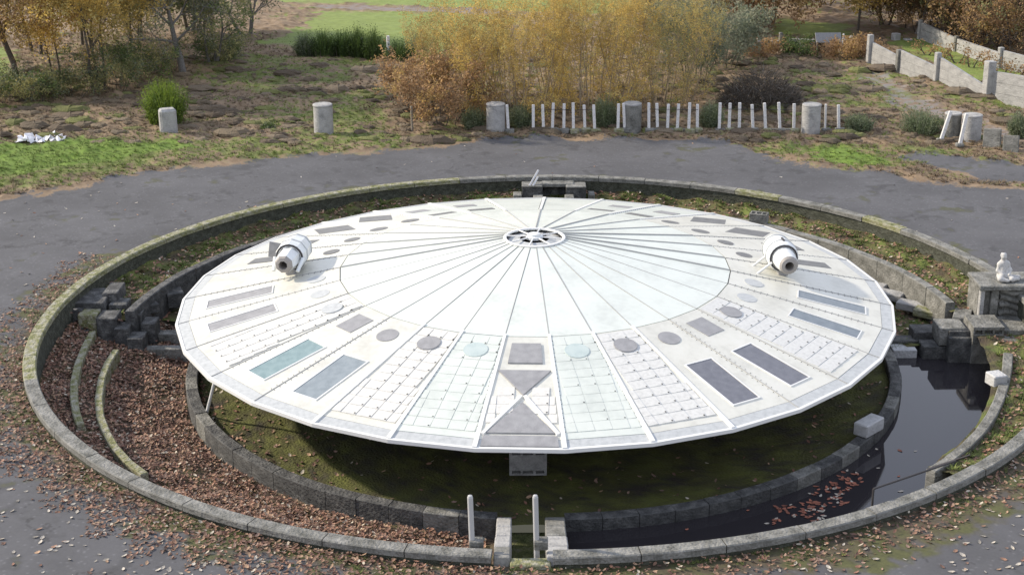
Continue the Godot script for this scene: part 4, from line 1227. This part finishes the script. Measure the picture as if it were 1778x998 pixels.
# upright broom-like bush: many thin green rods
func broom(label: String, at: Vector3, h: float, w: float, n: int, cols: Array, group: String, spread := .45):
	var t := thing("broom_bush", label, "bush", Vector3(at.x, GY - .02, at.z), 0, group)
	var mb := MB.new(); var wd := MB.new()
	for i in n:
		var a := rng.randf() * TAU; var q := sqrt(rng.randf())
		var b := Vector3(cos(a) * q * w * .3, 0, sin(a) * q * w * .3)
		var hh: float = h * rng.randf_range(.45, 1.0) * (1.0 - .35 * q * q)
		var tip := Vector3(cos(a) * q * w * .5, hh, sin(a) * q * w * .5) + rv() * h * .06
		var midp := b.lerp(tip, .5) + Vector3(0, hh * .08, 0) - Vector3(cos(a), 0, sin(a)) * q * w * .05
		mb.col = (cols[rng.randi() % cols.size()] as Color) * rng.randf_range(.7, 1.3)
		var sd := Vector3(cos(a + 1.6 + rng.randf()), 0, sin(a + 1.6)).normalized() * .007
		var nn := Vector3(cos(a), .6, sin(a)).normalized()
		mb.flat(b - sd, b + sd, midp + sd, nn); mb.flat(b - sd, midp + sd, midp - sd, nn); mb.flat(midp - sd, midp + sd, tip, nn)
		for j in 6: leaf_quad(mb, b.lerp(tip, rng.randf_range(.25, 1.0)) + rv() * .04, .02, mb.col)
		if i % 25 == 0: wd.tube(b, midp, .012, .006, 4, false)
	part("woody_stems", wd, M.bark, t)
	part("sprays", mb, M.leaf, t)

func make_plants():
	var yel := [Color(.4, .3, .11), Color(.5, .36, .11), Color(.58, .41, .11), Color(.64, .47, .15), Color(.47, .4, .16)]
	var brn := [Color(.24, .16, .09), Color(.35, .22, .12), Color(.42, .27, .13), Color(.38, .26, .1)]
	var olv := [Color(.24, .245, .11), Color(.34, .32, .13), Color(.44, .36, .13), Color(.5, .38, .12)]
	var gry := [Color(.16, .185, .12), Color(.21, .23, .15), Color(.27, .265, .18)]
	var dkg := [Color(.06, .095, .03), Color(.09, .135, .04), Color(.13, .18, .055)]
	# willow thicket behind the pickets
	var wl := {"h": 3.2, "stems": 26, "base": .95, "lean": .3, "wob": .09, "r": .016, "lvl": 2, "kids": 1, "side": .45, "fwd": 1.0, "shrink": .5, "n": 11000, "dense": .5, "ls": .016, "sp": .13, "cols": yel, "bark": M.bark_tan, "up": .07, "all": true, "skirt": 22}
	tree("willow_tree", "broad golden willow thicket behind the seven pickets by the end bollard", "willow", px(895, 204), wl)
	tree("willow_tree", "tall golden willow thicket behind the middle bollard", "willow", px(1020, 196), wl.merged({"h": 3.6, "n": 12500}, true))
	tree("willow_tree", "sparser olive-gold willow beside the dark brush pile", "willow", px(1140, 184), wl.merged({"h": 3.0, "n": 7500, "cols": olv + [yel[0], yel[1]]}, true))
	tree("willow_tree", "olive-yellow willow at the open side of the thicket toward the broom row", "willow", px(800, 178), wl.merged({"h": 2.5, "n": 8500, "cols": [yel[0], yel[1], yel[4], olv[1]]}, true))
	tree("bramble_bush", "low reddish-brown bramble at the foot of the willow thicket", "bush", px(765, 218), {"h": 1.6, "stems": 9, "base": .35, "lean": .5, "r": .014, "lvl": 2, "n": 2600, "ls": .034, "sp": .12, "cols": brn, "kids": 1})
	tree("bramble_bush", "thin russet bramble leaning out beside the short stake", "bush", px(722, 190), {"h": 1.5, "stems": 7, "base": .3, "lean": .5, "r": .012, "lvl": 2, "n": 1500, "ls": .032, "sp": .12, "cols": brn})
	tree("hazel_bush", "grey-green leafless-looking bush behind the brush pile", "bush", px(1205, 150), {"h": 2.6, "stems": 8, "base": .4, "lean": .35, "r": .018, "n": 4200, "ls": .034, "sp": .16, "cols": gry, "lvl": 2, "kids": 2})
	tree("hazel_bush", "soft grey-green bush beside the broken rubble wall", "bush", px(1262, 115), {"h": 1.8, "stems": 8, "base": .4, "lean": .4, "r": .016, "n": 3400, "ls": .036, "sp": .16, "cols": gry, "lvl": 2, "kids": 2})
	# trees on the left
	tree("oak_tree", "dark forked oak trunk at the edge of the far lawn", "tree", px(32, 152), {"h": 4.2, "stems": 1, "r": .1, "lean": .1, "wob": .22, "kids": 2, "n": 6500, "all": true, "dense": .5, "ls": .03, "sp": .28, "cols": brn + [yel[0], yel[1]], "shrink": .6, "side": .9})
	tree("birch_tree", "slender yellow birch clump with crossing stems behind the green scrub", "tree", px(168, 160), {"h": 4.4, "stems": 3, "base": .2, "r": .045, "lean": .2, "n": 6000, "all": true, "dense": .5, "ls": .03, "sp": .26, "cols": [yel[1], yel[2], yel[4], olv[2]], "kids": 1, "side": .7})
	tree("birch_tree", "thin yellow birch standing between the oak and the birch clump", "tree", px(98, 140), {"h": 3.6, "stems": 2, "base": .15, "r": .035, "lean": .15, "n": 5200, "all": true, "dense": .5, "ls": .03, "sp": .28, "cols": [yel[0], yel[2], yel[3], brn[2]], "kids": 1})
	tree("birch_tree", "yellow-leaved birch just beside the gnarled grey tree", "tree", px(236, 125), {"h": 4.0, "stems": 2, "base": .15, "r": .035, "lean": .15, "n": 5600, "all": true, "dense": .5, "ls": .03, "sp": .28, "cols": [yel[0], yel[1], yel[4], olv[1]], "kids": 1})
	tree("gnarled_tree", "gnarled grey half-bare tree with a thick leaning trunk at the field edge", "tree", px(318, 130), {"h": 3.4, "stems": 1, "dir": Vector3(-.18, 1, .05), "r": .13, "wob": .24, "kids": 2, "side": 1.0, "fwd": .6, "shrink": .66, "n": 2600, "ls": .03, "sp": .14, "cols": gry + [olv[1]], "bark": M.bark_pale})
	tree("apple_tree", "small greenish half-bare tree next to the gnarled tree", "tree", px(372, 112), {"h": 2.8, "stems": 3, "base": .2, "r": .045, "lean": .3, "wob": .2, "n": 2800, "ls": .03, "sp": .15, "cols": [dkg[2], olv[0], olv[1]], "kids": 2, "bark": M.bark_pale})
	tree("apple_tree", "grey twiggy tree overhanging the far end of the field", "tree", px(430, 62), {"h": 3.0, "stems": 3, "base": .2, "r": .05, "lean": .4, "wob": .2, "n": 3200, "ls": .03, "sp": .2, "cols": gry, "kids": 2, "bark": M.bark_pale})
	for q in [[60, 92, 4.4, "tall russet tree rising behind the forked oak"], [150, 82, 4.6, "tall golden tree rising behind the birch clump"], [235, 72, 4.4, "tall olive tree rising behind the gnarled tree"], [330, 55, 4.0, "dull green tree rising behind the small half-bare tree"]]:
		tree("hedgerow_tree", q[3], "tree", px(q[0], q[1]), {"h": q[2], "stems": 2, "base": .2, "r": .06, "lean": .15, "n": 5500, "all": true, "dense": .55, "ls": .032, "sp": .4, "kids": 2, "side": .85, "cols": [brn, yel, olv, gry][[60, 150, 235, 330].find(q[0])], "lvl": 3, "shrink": .58})
	# scrub at the foot of those trees
	var sc := [[-10, 182, .8, "dark green scrub beneath the forked oak"], [60, 178, .75, "dark green scrub between oak and birch clump"], [120, 172, .7, "mid green scrub in front of the birch clump"], [205, 158, 1.1, "tall dark green scrub between birch clump and gnarled tree"], [255, 140, .9, "dark scrub at the foot of the gnarled tree"], [385, 108, .7, "dark scrub at the end of the tree row"]]
	for q in sc:
		tree("scrub_bush", q[3], "bush", px(q[0], q[1]), {"h": q[2] * 1.2, "stems": 8, "base": .3, "lean": .6, "r": .012, "lvl": 2, "n": 1700, "ls": .026, "sp": .16, "cols": [dkg[1], dkg[2], gry[0], olv[0], olv[1]]}, "scrub under the tree row")
	# broom row
	var br := [[530, 96, .85, "grey-green broom bush at the field end of the dark broom row"], [562, 98, 1.0, "wide dark broom bush second in the broom row"], [595, 98, .75, "low dark broom bush third in the broom row"], [622, 100, .9, "dark broom bush beside the thin grey stake"], [650, 104, 1.0, "tallest dark broom bush of the broom row"], [690, 108, .75, "dark broom bush just past the pale fence post"], [722, 100, .8, "grey-green broom bush next to the willow thicket"]]
	for i in br.size():
		broom(br[i][3], px(br[i][0], br[i][1]), br[i][2] * rng.randf_range(.85, 1.15), rng.randf_range(.6, .95), 330, [dkg[0], dkg[1], Color(.06, .1, .02)] if i % 6 else [gry[0], gry[1], dkg[1]], "broom bushes in the far row", .4)
	broom("bright green upright broom behind the square-shouldered post", px(288, 216), 1.15, 1.1, 1000, [Color(.13, .19, .03), Color(.18, .25, .035), Color(.09, .14, .03)], "")
	broom("small round dark green bush between the first two posts", px(465, 227), .22, .34, 220, [dkg[1], gry[0]], "")
	for q in [[822, 224, .42, .5, "low green bush by the end bollard"], [905, 224, .5, .5, "grey-green broom behind the first pickets"], [1050, 222, .62, .6, "grey-green broom beside the middle bollard"], [1235, 222, .5, .5, "grey-green broom between the two later picket sections"], [1600, 232, .5, .85, "spreading grey-green broom on the open verge"], [1492, 228, .35, .6, "low pale broom just past the last pickets"], [1772, 238, .5, .5, "dark broom behind the broken slabs"]]:
		broom(q[4], px(q[0], q[1]), q[2] * 1.3, q[3] * 1.15, 420, [Color(.17, .205, .12), Color(.14, .18, .09), Color(.21, .235, .15)], "grey-green brooms along the verge")
	# brush pile
	var bp := px(1320, 186)
	var t := thing("brush_pile", "dark heap of cut brushwood behind the white pickets", "brush pile", bp)
	var mb := MB.new(); var mb2 := MB.new()
	for i in 2200:
		var a := rng.randf() * TAU; var q := sqrt(rng.randf()) * .85
		var hmax := .8 * (1.0 - q * q * 1.1) + .04
		var p := Vector3(cos(a) * q, rng.randf() * maxf(hmax, .05), sin(a) * q * .8)
		var d := Vector3(cos(a) * .6, rng.randf_range(-.1, 1.0), sin(a) * .6) + rv() * .6
		(mb if i % 9 else mb2).tube(p, p + d.normalized() * rng.randf_range(.1, .3), .008, .003, 3, false)
	part("dark_twigs", mb, M.bark, t); part("pale_twigs", mb2, M.bark_pale, t)
	# trees at the right, behind the boundary wall
	var rt := [[1290, 52, 3.4, .06, brn, "russet-brown tree in front of the far lawn patch"], [1335, 40, 3.6, .08, brn, "dark-trunked brown tree beside the far lawn patch"], [1490, 56, 3.8, .05, yel, "golden-olive tree near the field shelter"], [1536, 48, 3.2, .04, yel, "small yellow-brown tree at the head of the panel wall"], [1590, 62, 4.2, .055, brn, "pale-stemmed tree by the corner of the boundary wall"], [1652, 50, 4.0, .07, brn, "brown tree behind the middle of the boundary wall"], [1705, 66, 4.2, .09, brn, "forked dark tree against the boundary wall"], [1762, 74, 4.0, .08, brn, "dark brown tree at the outer stretch of the boundary wall"]]
	for i in rt.size():
		var q = rt[i]
		tree("orchard_tree", q[5], "tree", px(q[0], q[1]), {"h": q[2], "stems": 2 if i % 2 else 1, "base": .12, "r": q[3], "lean": .2, "n": 5200, "ls": .045, "sp": .25, "kids": 2, "cols": q[4] if i != 4 else [brn[0], brn[2], olv[1]], "bark": M.bark_pale if i == 4 else M.bark, "min_y": .3, "side": 1.0, "fwd": .55}, "")
	for q in [[1250, 52, "low brown thicket left of the far lawn patch's trees"], [1420, 12, "grey-brown thicket above the far lawn patch"], [1570, 44, "dense brown thicket beyond the panel wall"], [1632, 56, "dense russet thicket beyond the boundary wall"], [1700, 78, "dark brown thicket behind the forked tree"], [1768, 92, "brown thicket at the far end of the boundary wall"], [1180, 40, "green-grey thicket behind the olive willow"]]:
		var lab: String = q[2].replace("left of the far lawn patch's trees", "beside the russet-brown tree")
		tree("thicket", lab, "thicket", px(q[0], q[1]), {"h": 2.0, "stems": 9, "base": .7, "lean": .6, "r": .022, "lvl": 2, "n": 4200, "ls": .035, "sp": .3, "kids": 2, "cols": (gry + [olv[0]]) if q[0] == 1180 else brn + [olv[0], Color(.1, .07, .045)]}, "")
	# small plants inside the compound and along the path
	for q in [[1445, 104, "low reddish bramble beside the field shelter"], [1370, 96, "low green scrub around the leaning pole"], [1300, 98, "low brown scrub before the rubble wall"], [1480, 98, "dark bramble between shelter and panel wall"]]:
		tree("low_scrub", q[2], "bush", px(q[0] + 20, q[1]), {"h": .55, "stems": 9, "base": .3, "lean": .8, "r": .01, "lvl": 2, "n": 1100, "ls": .028, "sp": .1, "cols": dkg + [brn[0]] if q[0] == 1370 else brn})
	for i in 7:
		var p := px(1610 + i * 26, 96 + i * 7)
		tree("vine_stump", "low leafless vine stump in the row before the boundary wall", "vine", p, {"h": .5, "stems": 2, "base": .05, "lean": .5, "r": .025, "lvl": 2, "n": 60, "ls": .03, "sp": .08, "cols": brn}, "vine stumps along the boundary wall")

# ------------------------------------------------------------------ loose litter, grass
func leaf_mesh() -> ArrayMesh:
	var mb := MB.new()
	var L := [Vector3(-1, .12, 0), Vector3(-.35, .05, .52), Vector3(.5, .05, .38), Vector3(1, .2, 0), Vector3(.5, .05, -.38), Vector3(-.35, .05, -.52), Vector3(0, -.08, 0)]
	for i in 6:
		mb.flat(L[6], L[i], L[(i + 1) % 6], Vector3.UP)
	return mb.mesh()

func tuft_mesh(blades: int) -> ArrayMesh:
	var mb := MB.new()
	var r := RandomNumberGenerator.new(); r.seed = 5
	for i in blades:
		var a := TAU * i / blades + r.randf()
		var d := Vector3(cos(a), 0, sin(a)); var s := Vector3(-sin(a), 0, cos(a)) * .07
		var tip := d * r.randf_range(.25, .9) + Vector3.UP * r.randf_range(.5, 1.0)
		var b := d * .1
		mb.flat(b - s, b + s, tip, Vector3.UP)
	return mb.mesh()

func leaf_col() -> Color:
	var c := [Color(.14, .07, .047), Color(.19, .098, .064), Color(.23, .13, .085), Color(.27, .175, .11), Color(.10, .056, .04), Color(.2, .13, .097)]
	if rng.randf() < .05: return Color(.48, .42, .33)
	return (c[rng.randi() % c.size()] as Color) * rng.randf_range(.95, 1.6)

func make_litter():
	var lm := leaf_mesh()
	var add := func(X: Array, C: Array, p: Vector3, s: float, tilt: float, c: Color):
		var b := Basis(Vector3.UP, rng.randf() * TAU) * Basis(Vector3.RIGHT, rng.randf_range(-tilt, tilt)) * Basis(Vector3.BACK, rng.randf_range(-tilt, tilt))
		X.append(Transform3D(b.scaled(Vector3.ONE * s), p)); C.append(c)
	var X := []; var C := []
	var dn := noise(77, .7, 3)
	while X.size() < 32000:
		var a := rng.randf_range(-103, -7.5); var r := sqrt(rng.randf_range(5.0 * 5.0, 6.83 * 6.83))
		var p := polar(a, r)
		if dn.get_noise_2d(p.x * 1.5, p.z * 1.5) < rng.randf_range(-.9, -.0) : continue
		p.y = bed_h(p.x, p.z, r) + rng.randf_range(.005, .05)
		add.call(X, C, p, rng.randf_range(.012, .032), .6, leaf_col())
	scatter("trough_leaves", "thick brown fallen leaves filling the dry trough", "leaves", lm, M.litter, X, C)
	X = []; C = []
	while X.size() < 9500:
		var a := rng.randf_range(-112, 100); var q := pow(rng.randf(), 1.2)
		var wide := .72 if a < 0 else .5
		if a > 0 and rng.randf() < .7: continue
		if a < -75 and rng.randf() < .5: continue
		var r := 7.02 + q * wide * (1.0 + .5 * dn.get_noise_1d(a * .3))
		var p := polar(a, r)
		if abs(p.x + .2) < .25 and rng.randf() < .5: continue
		p.y = GY + rng.randf_range(.006, .045) * (1.2 - q)
		add.call(X, C, p, rng.randf_range(.011, .034), .5, leaf_col() * .82)
	scatter("kerbside_leaves", "drift of brown fallen leaves along the outside of the ring wall", "leaves", lm, M.litter, X, C)
	X = []; C = []
	for i in 900:
		var p := px(rng.randf_range(-100, 1850), rng.randf_range(240, 1010)) if i < 250 else (px(rng.randf_range(-20, 520), rng.randf_range(720, 1010)) if i < 520 else (px(rng.randf_range(1200, 1800), rng.randf_range(800, 1010)) if i < 760 else px(rng.randf_range(-100, 500), rng.randf_range(350, 640))))
		var r := Vector2(p.x, p.z).length()
		if r < 7.05 or reg("tarmac", p.x, p.z) < .7: continue
		p.y = GY + .008
		add.call(X, C, p, rng.randf_range(.02, .04), .3, Color(.42, .38, .32) * rng.randf_range(.55, 1.15) if rng.randf() < .6 else leaf_col())
	scatter("scattered_leaves", "single pale dead leaves scattered over the tarmac", "leaves", lm, M.litter, X, C)
	X = []; C = []
	for i in 5200:
		var a := rng.randf_range(95, 266); var back := rng.randf() < .62
		var r := rng.randf_range(6.1, 6.83) if back else rng.randf_range(4.95, 5.92)
		if not back and a > 190 and rng.randf() < .6: continue
		var p := polar(a, r)
		p.y = (planter_h(p.x, p.z, r) if back else back_h(p.x, p.z, r)) + rng.randf_range(.004, .03)
		add.call(X, C, p, rng.randf_range(.022, .042), .5, leaf_col())
	for i in 900:
		var a := rng.randf_range(-85, 80); var r := 4.78 - pow(rng.randf(), 2.0) * 1.6
		if a > -40 and rng.randf() < .6: continue
		var p := polar(a, r); p.y = pit_h(p.x, p.z, r) + .012
		add.call(X, C, p, rng.randf_range(.022, .04), .5, leaf_col())
	for i in 500:
		var a := rng.randf_range(47, 96); var r := rng.randf_range(6.3, 6.83)
		var p := polar(a, r); p.y = bank_h(p.x, p.z, r) + .015
		add.call(X, C, p, rng.randf_range(.022, .04), .5, leaf_col())
	scatter("basin_leaves", "dead leaves strewn over the planting strip, ledge and pit floor", "leaves", lm, M.litter, X, C)
	# floating leaves
	X = []; C = []
	for i in 420:
		var p := px(rng.randf_range(1330, 1500), rng.randf_range(805, 910), -.82) if i < 300 else px(rng.randf_range(1000, 1690), rng.randf_range(680, 950), -.82)
		var r := Vector2(p.x, p.z).length()
		if r < 5.03 or r > 6.8 or dn.get_noise_2d(p.x * 2 + 40, p.z * 2) < -.15: continue
		if i >= 300 and rng.randf() < .55: continue
		p.y = -.826
		add.call(X, C, p, rng.randf_range(.026, .045), .1, Color(.28, .10, .06) * rng.randf_range(.6, 1.3) if rng.randf() < .8 else Color(.4, .36, .3))
	scatter("floating_leaves", "reddish leaves floating on the dark water", "leaves", lm, M.litter, X, C)
	# tussocks and clods in the field
	var cl := MB.new()
	var cr2 := RandomNumberGenerator.new(); cr2.seed = 12
	var ring := []
	for j in 4:
		var row := []
		for i in 9:
			var a := TAU * (i % 9) / 9.0; var e := float(j) / 3.0 * PI * .5
			var q := cr2.randf_range(.78, 1.15)
			row.append(Vector3(cos(a) * cos(e) * q, sin(e) * cr2.randf_range(.8, 1.1) - .1, sin(a) * cos(e) * q))
		ring.append(row)
	for j in 3: for i in 9:
		cl.quad(ring[j][i], ring[j][(i + 1) % 9], ring[j + 1][(i + 1) % 9], ring[j + 1][i], ring[j][i] + Vector3(0, .3, 0))
	X = []; C = []
	for i in 1500:
		var p := px(rng.randf_range(-40, 1760), 100.0 + 150.0 * rng.randf())
		if reg("tarmac", p.x, p.z) > .1 or reg("lawn", p.x, p.z) > .1 or reg("lane", p.x, p.z) > .2: continue
		if hn.get_noise_2d(p.x * .9 + 70, p.z * .9) < rng.randf_range(-.35, .2): continue
		p.y = field_h(p.x, p.z)
		var w := rng.randf_range(.05, .17) * (1.0 if rng.randf() < .85 else 1.7)
		X.append(Transform3D(Basis(Vector3.UP, rng.randf_range(-.5, .5)).scaled(Vector3(w * rng.randf_range(1.0, 2.0), w * rng.randf_range(.35, .75), w)), p))
		C.append(([Color(.13, .10, .065), Color(.10, .075, .05), Color(.12, .125, .04), Color(.16, .125, .085)][rng.randi() % 4] as Color) * rng.randf_range(.7, 1.2))
	scatter("tussocks", "rough brown tussocks and turf clods dotted over the field", "tussocks", cl.mesh(), M.vbump, X, C)
	# grass and dry stalks over the field
	var tm := tuft_mesh(8)
	X = []; C = []
	var XB := []; var CB := []
	var tries := 0
	while X.size() + XB.size() < 46000 and tries < 140000:
		tries += 1
		var p := px(rng.randf_range(-60, 1840), 60.0 + 280.0 * rng.randf())
		var ta := reg("tarmac", p.x, p.z)
		if ta > .35: continue
		if reg("lane", p.x, p.z) > .4 and rng.randf() < .8: continue
		var g := reg("green", p.x, p.z) * .55 + reg("bright", p.x, p.z) * .8 + reg("lawn", p.x, p.z) + hn.get_noise_2d(p.x * 1.4 + 50, p.z * 1.4) * .8
		p.y = field_h(p.x, p.z) - .005
		var lush: bool = g > .3 + rng.randf_range(-.25, .25)
		var s := rng.randf_range(.03, .075) if lush else rng.randf_range(.03, .09)
		if reg("lawn", p.x, p.z) > .5: s *= .5
		var b := Basis(Vector3.UP, rng.randf() * TAU).scaled(Vector3(s * 1.2, s * rng.randf_range(.5, 1.1), s * 1.2))
		if lush:
			X.append(Transform3D(b, p)); C.append(Color(.13, .19, .03).lerp(Color(.2, .26, .05), rng.randf()) * rng.randf_range(.6, 1.1))
		else:
			XB.append(Transform3D(b, p)); CB.append([Color(.17, .12, .075), Color(.24, .18, .11), Color(.11, .075, .05), Color(.15, .13, .06)][rng.randi() % 4] * rng.randf_range(.7, 1.2))
	scatter("grass", "short green grass and moss tufts over the field", "grass", tm, M.litter, X, C)
	scatter("dry_bracken", "dry brown bracken and cut stalks covering the field", "bracken", tm, M.litter, XB, CB)
	# moss and weeds in the planting strip, bank and along the wall
	X = []; C = []
	for i in 5200:
		var a := rng.randf_range(96, 264); var r := rng.randf_range(6.1, 6.84)
		if i % 7 == 0:
			a = rng.randf_range(47, 96); r = rng.randf_range(6.2, 6.82)
		elif i % 7 == 1:
			a = rng.randf_range(92, 150); r = rng.randf_range(5.0, 5.9)
		var p := polar(a, r)
		if hn.get_noise_2d(p.x * 3 + 20, p.z * 3) < rng.randf_range(-.3, .25): continue
		p.y = planter_h(p.x, p.z, r) if i % 7 > 1 else (bank_h(p.x, p.z, r) if i % 7 == 0 else back_h(p.x, p.z, r))
		var s := rng.randf_range(.03, .085)
		X.append(Transform3D(Basis(Vector3.UP, rng.randf() * TAU).scaled(Vector3(s * 1.5, s * .8, s * 1.5)), p)); C.append(Color(.09, .13, .025).lerp(Color(.16, .2, .04), rng.randf()) * rng.randf_range(.5, 1.1))
	for i in 900:
		var a := rng.randf_range(-108, 108); var r := 7.02 + pow(rng.randf(), 2) * .4
		var p := polar(a, r); p.y = GY
		if hn.get_noise_2d(p.x * 2, p.z * 2) < .0: continue
		var s := rng.randf_range(.02, .05)
		X.append(Transform3D(Basis(Vector3.UP, rng.randf() * TAU).scaled(Vector3(s * 1.5, s, s * 1.5)), p)); C.append(Color(.12, .15, .03) * rng.randf_range(.5, 1.1))
	scatter("weeds", "low green weeds and moss growing along the ring walls", "weeds", tm, M.litter, X, C)

# ------------------------------------------------------------------
func _ready():
	rng.seed = 20240
	# camera
	cf = Vector3(sin(YAW) * cos(PITCH), -sin(PITCH), -cos(YAW) * cos(PITCH))
	var r0 := Vector3(cos(YAW), 0, sin(YAW)); var u0 := r0.cross(cf)
	cr = r0 * cos(ROLL) + u0 * sin(ROLL); cu = -r0 * sin(ROLL) + u0 * cos(ROLL)
	var cam := Camera3D.new()
	cam.name = "camera"
	add_child(cam)
	cam.transform = Transform3D(Basis(cr, cu, -cf), CAM)
	cam.fov = rad_to_deg(2.0 * atan(499.0 / FOCAL))
	cam.near = 0.1; cam.far = 900.0
	cam.current = true
	# sky and exposure
	var env := Environment.new()
	var sky := Sky.new()
	var sm := ProceduralSkyMaterial.new()
	sm.sky_top_color = Color(.61, .64, .71); sm.sky_horizon_color = Color(.84, .845, .86)
	sm.ground_horizon_color = Color(.55, .55, .52); sm.ground_bottom_color = Color(.3, .3, .27)
	sm.sky_curve = 0.18; sm.sky_energy_multiplier = 1.25
	sky.sky_material = sm
	env.background_mode = Environment.BG_SKY
	env.sky = sky
	env.background_energy_multiplier = 1.0
	env.tonemap_mode = Environment.TONE_MAPPER_LINEAR
	env.tonemap_exposure = 1.45
	env.sdfgi_enabled = true; env.ssao_enabled = true; env.ssil_enabled = true
	var we := WorldEnvironment.new()
	we.name = "world"; we.environment = env
	add_child(we)
	# low autumn sun from behind the saucer
	var sun := DirectionalLight3D.new()
	sun.name = "sun"
	add_child(sun)
	var from := Vector3(-cos(deg_to_rad(17.0)), tan(deg_to_rad(31.0)), -sin(deg_to_rad(17.0)))
	sun.look_at_from_position(from * 50.0, Vector3.ZERO, Vector3.UP)
	sun.light_energy = 1.3; sun.light_color = Color(1.0, .95, .87)
	sun.light_angular_distance = 2.0
	sun.shadow_enabled = true
	# the place
	make_materials()
	make_ground()
	make_floors()
	make_walls()
	make_saucer()
	make_blockwork()
	make_statue()
	make_bollards()
	make_fences()
	make_far()
	make_plants()
	make_litter()
